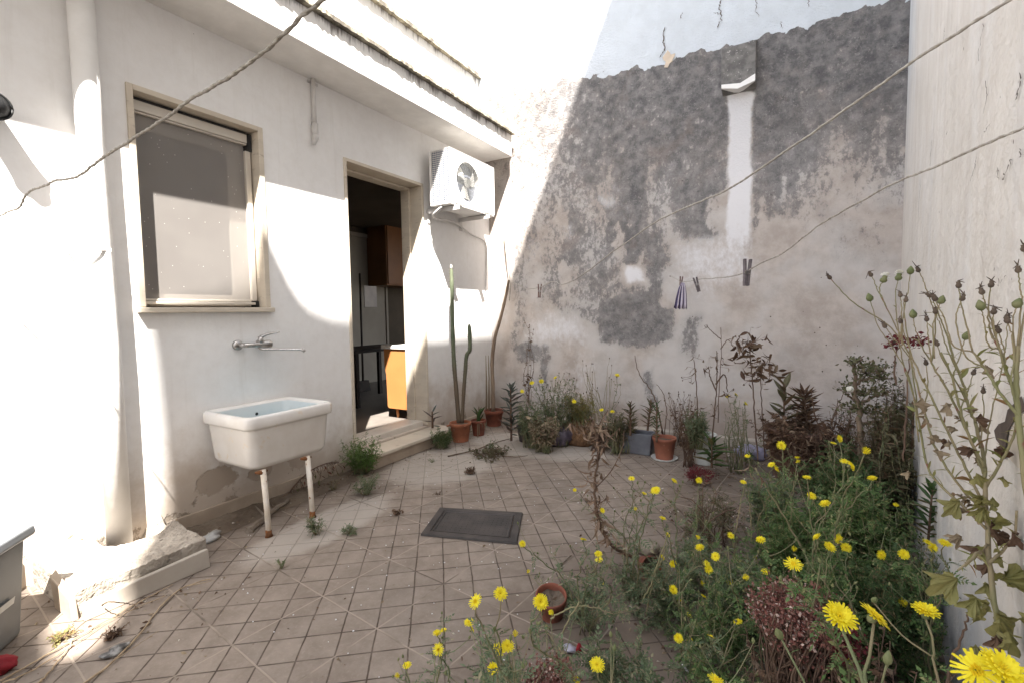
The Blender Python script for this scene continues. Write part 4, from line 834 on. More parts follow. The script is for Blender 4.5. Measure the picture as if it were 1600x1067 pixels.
def T_head(nr=3, npet=18, cup=.25, seed=0):
    g = np.random.default_rng(seed); V = []; F = []; mi = []
    for r in range(nr):
        n = npet-3*r; L = 1-.22*r
        for i in range(n):
            a = 2*math.pi*(i+.5*r+g.uniform(-.25, .25))/n; l = L*g.uniform(.86, 1.08); h = cup*(1+r*.9); w = .062
            c, s = math.cos(a), math.sin(a); dz = g.uniform(-.08, .08); k = len(V)
            for x, ww, z in ((.12, .4, .02), (.55, 1., h*.6), (.9, 1.05, h+dz), (1., .75, h*.9+dz)):
                for q in (1, -1): V.append((x*l*c-q*ww*w*s, x*l*s+q*ww*w*c, z*l+.05*r))
            F += [(k, k+1, k+3, k+2), (k+2, k+3, k+5, k+4), (k+4, k+5, k+7, k+6)]; mi += [0]*3
    for i in range(16):
        a = i*2.4; r = .05+.22*math.sqrt(i/16); k = len(V); x, y = r*math.cos(a), r*math.sin(a); h = .22+.1*(1-r*3)
        V += [(x-.05, y-.05, .08), (x+.05, y-.05, .08), (x+.05, y+.05, .08), (x-.05, y+.05, .08), (x, y, h+.06)]; F += [(k, k+1, k+4), (k+1, k+2, k+4), (k+2, k+3, k+4), (k+3, k, k+4)]; mi += [1]*4
    n = 9
    k = len(V)
    for (rr_, z) in ((.10, -.55), (.26, -.38), (.30, -.12), (.2, .06)): V += [(rr_*math.cos(2*math.pi*i/n), rr_*math.sin(2*math.pi*i/n), z) for i in range(n)]
    for j in range(3): F += [(k+j*n+i, k+j*n+(i+1) % n, k+(j+1)*n+(i+1) % n, k+(j+1)*n+i) for i in range(n)]; mi += [2]*n
    F.append(tuple(k+i for i in range(n))[::-1]); mi.append(2)
    return V, F, mi
LM = {}
LM['green'] = leafmat('weed_leaf_green', (.055, .11, .025), (.11, .17, .055), (.22, .22, .09))
LM['green2'] = leafmat('weed_leaf_grey_green', (.08, .115, .055), (.15, .19, .10), (.25, .22, .13))
LM['dgreen'] = leafmat('dark_leaf', (.035, .075, .02), (.07, .115, .035), (.14, .11, .05), .2)
LM['fresh'] = leafmat('fresh_green_leaf', (.07, .15, .025), (.12, .21, .05), (.17, .22, .07))
LM['yell'] = leafmat('yellowing_leaf', (.19, .20, .06), (.30, .26, .10), (.24, .13, .06), .35)
LM['brown'] = leafmat('dead_brown_leaf', (.075, .04, .025), (.15, .09, .055), (.21, .15, .10), .15, .8)
LM['tan'] = leafmat('dry_tan_leaf', (.21, .155, .10), (.33, .26, .17), (.14, .09, .06), .2, .85)
LM['red'] = leafmat('dry_red_sedum', (.15, .05, .04), (.24, .11, .085), (.42, .31, .26), .1, .8)
LM['dred'] = leafmat('dark_red_cluster', (.10, .012, .018), (.17, .03, .035), None, .1, .8)
LM['grey'] = leafmat('grey_succulent', (.065, .075, .06), (.12, .13, .11), (.10, .07, .06), .08, .5)
LM['bgreen'] = leafmat('brownish_green_leaf', (.075, .07, .035), (.13, .115, .06), (.16, .10, .06), .2)
LM['stem'] = mottle('weed_stem', (.13, .155, .075), (.19, .155, .09), 9, .7, .1)
LM['stemp'] = mottle('pale_green_stem', (.185, .18, .085), (.25, .20, .12), 6, .7, .1, c3=(.2, .08, .06))
LM['stemb'] = mottle('brown_stem', (.14, .09, .06), (.09, .055, .04), 12, .85, .4)
LM['petal'] = leafmat('yellow_petal', (.80, .66, .012), (.86, .76, .03), None, .35, .6)
LM['disk'] = mottle('flower_disc', (.68, .50, .01), (.80, .62, .02), 60, .8, .2)
LM['calyx'] = mottle('green_calyx', (.10, .12, .045), (.16, .16, .075), 30, .7, .2)
LM['bud'] = mottle('brown_seed_head', (.075, .055, .042), (.14, .105, .075), 30, .9, .5, 200)
LM['fluff'] = mottle('white_fluff', (.72, .70, .64), (.6, .58, .5), 60, 1, .6, 300)
_s = N('cactus_skin'); _p = _s.pos(); _z = _s.sep(_p)[2]; _c = _s.mix(_s.ramp(_s.noise(_p, 7, 4), .35, .65), (.085, .105, .062), (.12, .135, .085))
_c = _s.mix(_s.ramp(_s.math('ADD', _z, _s.math('MULTIPLY', _s.noise(_p, 6, 4), .5)), 1.35, .75), _c, (.115, .085, .058)); _s.bump(_s.noise(_p, 60, 3), .4, .004); LM['cactus'] = _s.fin(_c, .75, .25)
LM['bark'] = mottle('grey_trunk_skin', (.23, .17, .12), (.15, .105, .075), 9, .9, .6, 50, (1, 1, .3))
LP = [T_pinn(4, .34, .2, .10, 1), T_pinn(5, .30, .5, .09, 2), T_pinn(3, .42, .1, .12, 3)]
LL = [T_lance(4, .13, .3, .3), T_lance(4, .10, .6, .2, .5), T_lance(4, .16, .1, .4)]
LN = [T_lance(3, .06, .2, .3), T_lance(3, .05, .5, .3, .4)]
LD = [T_lance(4, .14, .9, .8, 1.2), T_lance(4, .10, 1.2, .6, -1.5), T_lobed(4, .3, .3)]
LB = [T_lobed(1, .5), T_lobed(2, .7, .5), T_lobed(3, .9, .35)]
LS = [T_lance(4, .17, -.15, .5), T_lance(4, .14, .05, .5)]
heads = []
for k, (nr, npet, cup) in enumerate([(3, 26, .10), (3, 24, .34), (2, 21, .05), (3, 28, .2), (2, 14, 1.5)]):
    V, F, mi = T_head(nr, npet, cup, k); me = D.meshes.new('flower_head'); me.from_pydata(V, [], F)
    for m_ in (LM['petal'], LM['disk'], LM['calyx']): me.materials.append(m_)
    me.polygons.foreach_set('material_index', np.array(mi, dtype=np.int32)); me.update(); heads.append(me)
def head(parent, pos, r, nrm, k=0, name='flower'):
    o = D.objects.new(name, heads[k % 4 if k < 900 else 4]); COL.objects.link(o); o.parent = parent; o.location = Vector([float(a-b) for a, b in zip(pos, root_loc(parent))])
    o.scale = (r, r, r); q = Vector([float(a) for a in nrm]).normalized().to_track_quat('Z', 'Y'); o.rotation_mode = 'QUATERNION'; o.rotation_quaternion = q; return o
def rnd(n=3, s=1.): return G.normal(0, s, n)
def stempath(a, b, bow=.15, jit=.006, n=14):
    a = np.array(a, float); b = np.array(b, float); L = np.linalg.norm(b-a); h = b-a; h[2] = 0
    mid = a+(b-a)*.5; mid[:2] -= h[:2]*bow; mid[:2] += G.normal(0, .05*L, 2); q = a+(b-a)*.8-h*bow*.6+G.normal(0, .02*L, 3)
    P = smoothpath([a, mid, q, b], n); P[1:-1] += G.normal(0, jit, (n-2, 3)); P[:, 2] = np.maximum(P[:, 2], .002); return P
XMAX, YMAX = XR-.02, YB-.03
def clampw(p): p = np.array(p, float); p[0] = min(max(p[0], XF+.03), wallx(p[1])-.02); p[1] = min(p[1], YMAX-.01); p[2] = max(p[2], .005); return p
def leaves(m, P, tpls, n, s0, s1, t0=.1, t1=.95, el=.5, jitter=.4, taper=.5, wid=1.):
    k = len(P)
    for i in range(n):
        t = t0+(t1-t0)*((i+G.random())/n); f = t*(k-1); j = min(int(f), k-2); p = P[j]+(P[j+1]-P[j])*(f-j); T = P[j+1]-P[j]; T = T/(np.linalg.norm(T)+1e-9)
        a = i*2.4+G.uniform(-.5, .5); u = np.cross(T, [0.3, .2, 1.]); u /= np.linalg.norm(u); v = np.cross(T, u)
        d = T*el+(u*math.cos(a)+v*math.sin(a))+rnd()*jitter*.3; s = (s0+(s1-s0)*G.random())*(1-taper*t)
        if p[0]+d[0]*s > wallx(p[1])-.01: d[0] = -abs(d[0])*.5
        if p[1]+d[1]*s > YMAX: d[1] = -abs(d[1])*.5
        m.put(tpls[G.integers(len(tpls))], p, d, G.normal(0, jitter), (s, s*wid, s))
def fin(o, ms, ml, mats_s, mats_l, mb=None, matb=None, nm='foliage'):
    if ms is not None and ms.n: ms.obj('stems', mats_s, o, smooth=True)
    if ml is not None and ml.n: ml.obj(nm, mats_l, o)
    for q in (mb or []): q.obj('seed_head', matb, o, smooth=True)
def budshape(m, p, d, L, w, n=7, open_=False):
    if isinstance(m, list): m.append(M()); m = m[-1]
    d = np.array(d, float)/np.linalg.norm(d); pr = [(0, .25), (.15, .8), (.45, 1), (.75, .62), (1, .7 if open_ else .12)]
    m.tube([np.array(p)+d*L*(x-.1) for x, _ in pr], [w*y for _, y in pr], n)

# ---- yellow-flowered weeds: (head px, py, apparent radius)
FL = {
 'a': [(683, 990, 8), (685, 1014, 9), (693, 985, 6), (636, 1039, 7), (621, 1055, 7)],
 'b': [(743, 939, 13), (782, 927, 12), (733, 972, 8), (736, 984, 6), (805, 993, 8), (779, 1014, 11), (793, 1009, 12), (771, 1044, 9)],
 'c': [(845, 939, 12), (861, 956, 5)],
 'd': [(933, 1038, 13), (899, 1064, 8)],
 'e': [(935, 866, 7), (936, 874, 7), (911, 843, 6), (816, 849, 6), (824, 894, 5), (942, 912, 5)],
 'f': [(987, 747, 6), (1025, 766, 8), (1019, 769, 6), (1006, 772, 5), (992, 796, 5), (941, 797, 5), (898, 765, 3.5)],
 'g': [(1053, 751, 6), (1092, 750, 5), (1035, 811, 6)],
 'h': [(1043, 835, 5), (1051, 880, 6), (1035, 870, 5), (1034, 901, 5), (1088, 836, 6), (1094, 856, 7)],
 'i': [(1051, 921, 8), (1062, 935, 5), (1099, 932, 6)],
 'j': [(1104, 880, 6), (1107, 889, 7), (1118, 869, 7), (1140, 907, 6), (1161, 902, 8), (1098, 911, 5)],
 'k': [(1060, 996, 8), (1078, 1000, 5), (1076, 961, 5), (1111, 994, 8)],
 'l': [(1153, 971, 7), (1169, 950, 6), (1119, 1062, 13)],
 'm': [(1189, 844, 8), (1142, 836, 6), (1196, 893, 7), (1180, 870, 4)],
 'n': [(1221, 695, 7), (1206, 726, 6), (1214, 731, 6), (1246, 716, 5), (1244, 722, 5), (1161, 753, 5), (1168, 712, 4.5), (1222, 700, 4)],
 'o': [(1261, 746, 7), (1268, 774, 7), (1290, 788, 8)],
 'p': [(1302, 692, 5), (1310, 685, 6), (1319, 720, 7), (1328, 727, 8), (1350, 707, 10), (1363, 748, 7)],
 'q': [(1278, 840, 8), (1310, 841, 8), (1296, 854, 9), (1322, 855, 7), (1240, 860, 7), (1240, 881, 14)],
 'r': [(1377, 866, 8), (1412, 865, 8), (1400, 788, 4.5), (1416, 765, 4)],
 's': [(1312, 963, 26), (1366, 962, 24)],
 't': [(1476, 848, 9), (1456, 855, 8), (1449, 846, 6), (1410, 940, 7)],
 'u': [(1446, 957, 18)],
 'v': [(1527, 1048, 30), (1566, 1046, 32)],
 'w': [(1137, 619, 4), (1150, 616, 4.5), (1164, 631, 4.5)],
 'x': [(831, 598, 4), (846, 596, 4), (816, 611, 4), (868, 590, 4), (897, 626, 4)],
 'y': [(964, 587, 4.5), (940, 640, 4), (957, 643, 4), (897, 627, 3.5)],
 'z': [(1215, 1003, 5), (1330, 1035, 8)],
}
WL = {
 'a': 'yellow-flowered weed at the bottom edge, furthest left of them all', 'b': 'yellow-flowered weed at the bottom, just left of the tipped pot, with most heads',
 'c': 'tall weed whose single round yellow flower stands in front of the tipped terracotta pot', 'd': 'yellow-flowered weed at the bottom edge beside the dry red sedum tuft',
 'e': 'wiry yellow-flowered weed right of the iron cover, behind the tipped pot', 'f': 'wispy yellow-flowered weed on the tiles right of the dead hanging plant',
 'g': 'thin weed with three yellow flowers in front of the white bucket', 'h': 'yellow-flowered weed behind the small toppled red pot', 'i': 'low yellow-flowered weed right of the small toppled pot',
 'j': 'yellow-flowered weed left of the dry red sedum mound, clustered heads', 'k': 'low yellow-flowered weed in the litter below the toppled pots', 'l': 'yellow-flowered weed at the bottom, touching the left side of the red sedum mound',
 'm': 'yellow-flowered weed just above the dry red sedum mound on its left', 'n': 'tall thin yellow-flowered weed in front of the big brown planter', 'o': 'yellow-flowered weed in the green thicket right below the big brown planter',
 'p': 'yellow-flowered weed rising beside the contorted shrub at the back right', 'q': 'yellow-flowered weed in the middle of the green thicket, five heads close together', 'r': 'yellow-flowered weed in the right side of the green thicket against the wall',
 's': 'weed with two large yellow flowers in front of the red sedum mound', 't': 'yellow-flowered weed beside the dark succulent against the right wall', 'u': 'single large yellow flower on a curved stem by the right wall',
 'v': 'nearest weed with two very large yellow flowers in the bottom right corner', 'w': 'spindly weed with three small yellow flowers right of the white bucket', 'x': 'yellow-flowered weed over the black pots by the far wall', 'y': 'thin dried weed with small yellow flowers above the root ball', 'z': 'low weed with a yellow bud right under the sedum mound',
}
BUSHY = dict(m=1, o=1, q=1, r=1, p=.6, n=.5, j=.8, l=.7, i=.6, h=.6, k=.5, e=.5, b=.45, d=.6, t=.6, z=.7, g=.35, f=.35, a=.4, c=.4, x=.5)
def weed(key):
    fl = FL[key]; P3 = []
    for (px, py, r) in fl:
        d = 11.5/r*(1+.05*math.sin(px)); v = ray(px, py)
        if v[2] < 0: d = min(d, (EYE-.10)/-v[2])
        q_ = v[0]-.0995*v[1]; d = min(d, .27/q_ if q_ > 0 else 99, (YMAX-.05)/v[1]); 
        if key in 'wxy': d = min(d, 4.6)
        if key in 'xy': d = {'x': 4.75, 'y': 4.6}[key]
        if key == 'w': d = 4.05
        P3.append((W(px, py, d), r*d/F_PX))
    c = np.mean([p for p, _ in P3], 0); base = np.array([min(c[0]+G.uniform(-.05, .08), wallx(c[1])-.06), c[1]+G.uniform(.0, .15), 0.])
    if key in 'abds': base[1] = c[1]-.02; base[0] = c[0]+.1
    if key in 'v': base = np.array([.42, .75, 0])
    if key == 'xy': base[1] = min(base[1], 4.9)
    o = thing('yellow_weed', WL[key], 'weed', base, 'yellow-flowered weeds'); ms, ml, mb = M(), M(), []; b = BUSHY.get(key, .3)
    for i, (p, r) in enumerate(P3):
        b0 = base+np.array([*G.normal(0, .03, 2), 0]); P = stempath(b0, p-[0, 0, r*.4], .12, .004, 18); ms.tube(P, np.linspace(.0032, .0014, 18)*(1.15 if r > .02 else 1), 5)
        L = np.linalg.norm(p-b0); leaves(ml, P, LP if b > .2 else LN, int((5+13*b)*L/.5), .03, .09, .03, .85, .7)
        for q in range(G.integers(1, 4)):     # side shoots with buds
            j = G.integers(7, 15); e = P[j]+np.array([*G.normal(0, .05, 2), G.uniform(.03, .12)]); e = clampw(e); S = smoothpath([P[j], (P[j]+e)/2+[0, 0, -.01], e], 7); ms.tube(S, np.linspace(.0016, .0009, 7), 4)
            budshape(mb, e, [0, 0, 1]+rnd()*.3, .013, .004); leaves(ml, S, LN, 3, .012, .03)
        n = -_f*.35+np.array([0, 0, .9])+rnd()*.42
        if r*F_PX/12 > 0 and i % 3 == 1: n = n-_f*.5
        if key == 's': n = [np.array([.25, -.45, .85]), np.array([.55, .1, .8])][i]
        if key == 'c' and i == 0: n = -_f+np.array([0, 0, .45])
        if key == 'u': n = np.array([0, -.12, 1.])
        if key == 'v': n = [np.array([-.35, -.5, .8]), np.array([.2, -.35, .9])][i]
        head(o, p, r*(.62 if i == 4 else G.uniform(.9, 1.08)), n, i+ord(key) if i != 4 else 999)
    nb = int(16*b)
    for i in range(nb):
        L = G.uniform(.15, .42)*(.6+b*.6); a = G.uniform(0, 6.28); t = base+np.array([math.cos(a)*L*.65, math.sin(a)*L*.65, L*G.uniform(.35, 1.0)]); t = clampw(t)
        P = stempath(base, t, .2, .004, 10); ms.tube(P, np.linspace(.0026, .0011, 10), 4); leaves(ml, P, LP, int(9+9*b), .035, .085, .12, 1, .6)
    fin(o, ms, ml, LM['stem'], LM['green2'] if key in 'efghkabcxyd' else LM['green'], mb, LM['calyx']); return o
for k in FL: weed(k)

# ---- leafy thicket
def thicket(label, px, py, d, rx, rz, n, mat='green', tpl=LP, lsz=(.05, .125), nm='leafy_weed', cat='weed', nl=20, stem='stem', group='dense weeds along the right wall', basepull=.35, zmin=.02, ry=None):
    c = clampw(W(px, py, d)); base = np.array([c[0], c[1], 0.]); o = thing(nm, label, cat, base, group); ms, ml = M(), M(); ry = ry or rx
    for i in range(int(n*1.5)):
        v = G.normal(0, 1, 3); v /= np.linalg.norm(v); q = c+v*np.array([rx, ry, rz])*G.uniform(.4, 1.1); q = clampw(q); q[2] = max(q[2], zmin)
        b0 = base+np.array([(q[0]-base[0])*basepull+G.normal(0, .03), (q[1]-base[1])*basepull+G.normal(0, .03), 0]); P = stempath(clampw(b0), q, .1, .004, 10)
        ms.tube(P, np.linspace(.003, .0012, 10), 4); leaves(ml, P, tpl, nl, lsz[0], lsz[1], .25, 1., .55)
    fin(o, ms, ml, LM[stem], LM[mat]); return o
thicket('dense bright green feathery weeds at the heart of the thicket', 1250, 835, 2.25, .22, .24, 46, 'green')
thicket('dense dark green weeds left of the sedum, front of the thicket', 1165, 930, 1.95, .17, .16, 30, 'green2')
thicket('green feathery weeds in the thicket next to the right wall', 1350, 830, 2.2, .20, .26, 46, 'green')
thicket('dark green weeds low in the thicket behind the two big flowers', 1360, 930, 1.75, .19, .20, 40, 'dgreen')
thicket('dark leafy weeds filling the back of the thicket under the contorted shrub', 1330, 760, 2.75, .25, .28, 40, 'dgreen')
thicket('green weeds at the back left edge of the thicket before the brown planter', 1215, 780, 2.7, .17, .22, 28, 'green2')
thicket('brown-leaved upright weeds against the right wall at the back', 1405, 740, 2.75, .12, .42, 34, 'bgreen', LL, (.05, .10))
thicket('dry brown undergrowth at the very bottom right of the thicket', 1380, 1050, 1.3, .2, .14, 30, 'brown', LD+LN, (.02, .06), stem='stemb', nl=12)
thicket('dry brown undergrowth at the bottom edge under the sedum mound', 1240, 1040, 1.45, .2, .12, 26, 'brown', LD+LN, (.02, .05), stem='stemb', nl=12)
thicket('sprawling grey green weeds around the small toppled pot', 1020, 925, 2.15, .22, .09, 14, 'green2', nl=12)
thicket('thin grey green weeds at the bottom centre, beside the red sedum tuft', 960, 1035, 1.6, .16, .08, 9, 'green2', nl=12)
thicket('thin sprawling weeds at the bottom left of the flower bed', 800, 1050, 1.5, .22, .10, 9, 'green2', nl=9)
thicket('dry weeds around the tipped terracotta pot', 905, 935, 2.2, .15, .07, 8, 'green2', nl=8)
thicket('sparse weeds between the two toppled pots and the thicket', 1100, 880, 2.3, .22, .15, 16, 'green2', nl=11)
thicket('dry twiggy weeds in the middle, behind the toppled pots', 1110, 800, 2.75, .25, .15, 18, 'bgreen', nl=8, stem='stemb')
thicket('dark dry growth at the foot of the right wall', 1420, 900, 1.95, .14, .25, 26, 'dgreen', LL+LP, (.04, .08))
thicket('tangled olive brown scrub filling the corner beside the contorted shrub', 1385, 680, 3.0, .16, .3, 44, 'bgreen', LL+LP, (.05, .11), stem='stemb')
thicket('tall dry twiggy scrub between the brown planter and the contorted shrub', 1310, 665, 3.45, .2, .2, 36, 'brown', LL+LN, (.04, .08), stem='stemb', nl=12)
thicket('brown dead weeds heaped around the foot of the contorted shrub', 1290, 700, 3.4, .24, .16, 30, 'brown', LD+LL, (.03, .09), stem='stemb', nl=12)

# ---- dry red sedum mounds
def sedum(label, px, py, d, rx, rz, n, mat='red', base=None, ball=.0065, group='dry red sedums'):
    c = W(px, py, d); b = np.array([c[0], c[1], 0.]); o = thing('dry_sedum', label, 'succulent', b, group); ms, ml = M(), M()
    tp = T_lance(2, .35, .2, .2)
    for i in range(n):
        v = G.normal(0, 1, 3); v /= np.linalg.norm(v); v[2] = abs(v[2]); q = clampw(c+v*np.array([rx, rx, rz])*G.uniform(.6, 1)); P = stempath(b+[*G.normal(0, .03, 2), 0], q, .15, .003, 8); ms.tube(P, np.linspace(.003, .002, 8), 4)
        for k in range(44):
            t = G.uniform(.5, 1) if k % 4 == 0 else 1-.22*G.random()**1.5; f = t*7; j = min(int(f), 6); p = P[j]+(P[j+1]-P[j])*(f-j)+rnd()*(.006+.008*t); ml.put(tp, p, rnd()+[0, 0, .6], G.uniform(0, 6), G.uniform(.6, 1.5)*ball*1.35)
    fin(o, ms, ml, LM['stemb'], LM[mat]); return o
sedum('large mound of dry red brown sedum at the front of the green thicket', 1245, 955, 1.42, .14, .075, 120)
sedum('small tuft of dry red sedum at the bottom edge', 865, 1060, 1.5, .085, .05, 40)
sedum('reddish dead sedum lying on the tiles in front of the white bucket', 1095, 742, 3.65, .12, .04, 40, 'dred')
sedum('dark red dried flower heads low in the right of the thicket', 1310, 1010, 1.4, .07, .09, 26, 'dred')

# ---- tall sow-thistles at the right edge
def skel(o, ms, ml, mb, pts, r0, r1, lt=(), bud=None, ln=0, jit=.002, lsz=(.02, .05), n=None):
    r0, r1 = r0*.66, r1*.7; P = smoothpath([W(*p) for p in pts], n or 5*len(pts)); P[1:-1] += G.normal(0, jit*.3, P[1:-1].shape)
    P = np.array([[min(q[0], wallx(q[1])-.012), q[1], q[2]] for q in P]); ms.tube(P, np.linspace(r0, r1, len(P)), 6)
    if ln: leaves(ml, P, LN+LL[:1], ln, lsz[0], lsz[1], .1, .9, .8)
    return P
def tall(label, mains, tips, mat_s, seed, sc=1.):
    mains = [[(q[0], q[1], q[2]*sc) for q in p] for p in mains]; tips = [[q if isinstance(q, str) else (q[0], q[1], q[2]*sc) for q in p] for p in tips]
    o = thing('tall_thistle', label, 'weed', tuple(PZ(*mains[0][0][:2]) if 0 else np.array([*W(*mains[0][0])[:2], 0])), 'tall seeding thistles'); ms, ml, mb, mg, mf = M(), M(), [], [], M()
    w0 = W(*mains[0][0]); ms.tube(stempath([w0[0], w0[1], 0], w0, .02, .002, 8), [.0065]*8, 8)
    for k, pts in enumerate(mains): skel(o, ms, ml, mb, pts, .0095 if k == 0 else .005, .005 if k == 0 else .003, ln=4+3*len(pts) if k else 5, lsz=(.02, .06))
    for pts in tips:
        kind = pts[-1]; P = skel(o, ms, ml, mb, pts[:-1], .0026, .0014, ln=2, lsz=(.01, .03)); e = P[-1]; dv = P[-1]-P[-3]; dv /= np.linalg.norm(dv)
        if kind == 'b': budshape(mb, e, dv, .014, .0054, 7, True); [mb[-1].tube([e+dv*.014, e+dv*.016+rnd()*.006], [.0012, .0005], 4) for _ in range(5)]
        elif kind == 'g': budshape(mg, e, dv, .022, .0085)
        elif kind == 'w':
            budshape(mg, e, dv, .018, .0085, 7, True); up_ = e+dv*.016
            for q in range(70): a = dv+rnd()*.55; a /= np.linalg.norm(a); mf.tube([up_, up_+a*.011], [.0006, .0012], 3)
    fin(o, ms, ml, LM['stemp'], LM['yell'], mb, LM['bud'])
    for q in mg: q.obj('green_bud', LM['calyx'], o, smooth=True)
    if mf.n: struct(mf.obj('fluff', LM['fluff'], o), 'stuff')
    return o
dd = 1.2
o1 = tall('tall yellow-green thistle gone to seed fanning up against the right wall',
 [[(1568, 1085, 1.08), (1562, 1000, 1.1), (1548, 900, 1.13), (1543, 830, 1.16), (1539, 760, 1.18), (1537, 712, 1.2), (1524, 660, 1.2)],
  [(1541, 826, 1.16), (1505, 790, 1.2), (1470, 758, 1.25), (1448, 725, 1.28), (1436, 660, 1.3), (1428, 620, 1.3)],
  [(1539, 790, 1.18), (1508, 730, 1.2), (1480, 672, 1.22), (1455, 620, 1.24), (1428, 565, 1.26)],
  [(1540, 800, 1.19), (1500, 760, 1.22), (1462, 700, 1.25), (1444, 640, 1.27), (1430, 590, 1.27)],
  [(1537, 740, 1.19), (1518, 690, 1.2), (1500, 640, 1.2), (1488, 590, 1.2), (1470, 550, 1.21)],
  [(1538, 730, 1.18), (1510, 672, 1.2), (1482, 612, 1.22), (1455, 566, 1.23)],
  [(1524, 660, 1.2), (1512, 630, 1.2), (1505, 600, 1.2), (1490, 560, 1.2), (1478, 520, 1.2)],
  [(1541, 760, 1.18), (1575, 700, 1.15), (1600, 640, 1.12)],
  [(1545, 880, 1.13), (1575, 850, 1.12), (1610, 800, 1.1)],
  [(1543, 850, 1.15), (1520, 870, 1.1), (1497, 890, 1.08)]],
 [[(1428, 565, 1.26), (1392, 512, 1.27), (1340, 478, 1.28), (1318, 458, 1.28), (1298, 436, 1.28), 'b'],
  [(1415, 545, 1.27), (1405, 520, 1.28), (1385, 480, 1.28), (1372, 455, 1.28), (1362, 432, 1.28), 'b'],
  [(1385, 480, 1.28), (1376, 462, 1.28), (1375, 448, 1.28), (1379, 441, 1.28), 'w'],
  [(1428, 620, 1.3), (1410, 560, 1.3), (1402, 500, 1.3), (1399, 460, 1.3), (1403, 438, 1.3), 'w'],
  [(1436, 660, 1.3), (1420, 540, 1.3), (1412, 480, 1.3), (1419, 455, 1.3), (1422, 428, 1.3), 'g'],
  [(1455, 566, 1.23), (1462, 500, 1.22), (1452, 465, 1.22), (1443, 440, 1.22), (1436, 425, 1.22), 'b'],
  [(1455, 566, 1.23), (1440, 540, 1.22), (1430, 515, 1.22), (1427, 496, 1.22), 'g'],
  [(1428, 565, 1.24), (1416, 530, 1.24), (1408, 505, 1.24), 'b'],
  [(1410, 540, 1.24), (1411, 500, 1.24), (1415, 472, 1.24), 'b'], [(1407, 530, 1.24), (1409, 490, 1.24), (1407, 464, 1.24), 'b'],
  [(1478, 520, 1.2), (1466, 490, 1.2), (1458, 470, 1.2), (1455, 464, 1.2), 'b'],
  [(1460, 560, 1.2), (1458, 510, 1.2), (1464, 488, 1.2), (1469, 474, 1.2), 'g'],
  [(1455, 566, 1.2), (1451, 530, 1.2), (1448, 502, 1.2), 'b'],
  [(1430, 590, 1.27), (1422, 560, 1.27), (1398, 530, 1.27), (1384, 512, 1.27), 'b'], [(1444, 640, 1.27), (1450, 600, 1.25), (1447, 570, 1.25), 'b'], [(1488, 590, 1.2), (1498, 560, 1.2), (1508, 530, 1.2), 'g'], [(1500, 640, 1.2), (1512, 610, 1.2), (1520, 585, 1.2), 'b'],
  [(1512, 630, 1.2), (1490, 590, 1.2), (1472, 560, 1.2), (1465, 540, 1.2), 'b'],
  [(1505, 600, 1.2), (1480, 545, 1.2), (1470, 510, 1.2), (1462, 490, 1.2), 'b'],
  [(1436, 690, 1.28), (1424, 600, 1.3), (1396, 545, 1.3), (1372, 510, 1.3), (1360, 470, 1.3), 'g'],
  [(1530, 700, 1.2), (1537, 650, 1.2), (1536, 614, 1.2), 'b'],
  [(1539, 712, 1.2), (1546, 660, 1.2), (1560, 600, 1.2), (1572, 540, 1.2), (1574, 500, 1.2), 'b']], 'stemp', 1, .93)
o2 = tall('tall thistle with dark seed heads half out of view at the right edge',
 [[(1625, 900, 1.05), (1604, 760, 1.08), (1592, 660, 1.1), (1588, 590, 1.1), (1590, 540, 1.1)],
  [(1590, 620, 1.1), (1572, 580, 1.12), (1562, 545, 1.13), (1548, 520, 1.14)],
  [(1592, 650, 1.1), (1560, 610, 1.12), (1538, 575, 1.14), (1520, 550, 1.15)]],
 [[(1590, 540, 1.1), (1596, 480, 1.1), (1594, 450, 1.1), (1591, 426, 1.1), 'b'], [(1590, 560, 1.1), (1604, 470, 1.1), (1606, 430, 1.1), (1600, 393, 1.1), 'b'],
  [(1562, 545, 1.13), (1548, 500, 1.13), (1540, 475, 1.13), (1535, 460, 1.13), 'b'], [(1562, 545, 1.13), (1545, 540, 1.13), (1538, 505, 1.13), (1534, 484, 1.13), 'g'],
  [(1548, 520, 1.14), (1544, 490, 1.14), (1546, 465, 1.14), (1548, 449, 1.14), 'b'], [(1572, 580, 1.12), (1560, 540, 1.12), (1553, 510, 1.12), (1552, 491, 1.12), 'b'],
  [(1572, 580, 1.12), (1568, 545, 1.12), (1561, 520, 1.12), 'b'], [(1520, 550, 1.15), (1508, 500, 1.15), (1501, 470, 1.15), (1498, 450, 1.15), 'b'],
  [(1538, 575, 1.14), (1508, 555, 1.15), (1494, 500, 1.15), (1502, 470, 1.15), 'b'], [(1588, 590, 1.1), (1582, 530, 1.1), (1575, 505, 1.1), 'b'],
  [(1592, 640, 1.1), (1580, 600, 1.1), (1585, 560, 1.1), (1583, 500, 1.1), (1588, 480, 1.1), 'g'], [(1520, 550, 1.15), (1490, 540, 1.16), (1476, 500, 1.16), (1462, 470, 1.16), 'b']], 'stemp', 2, .82)
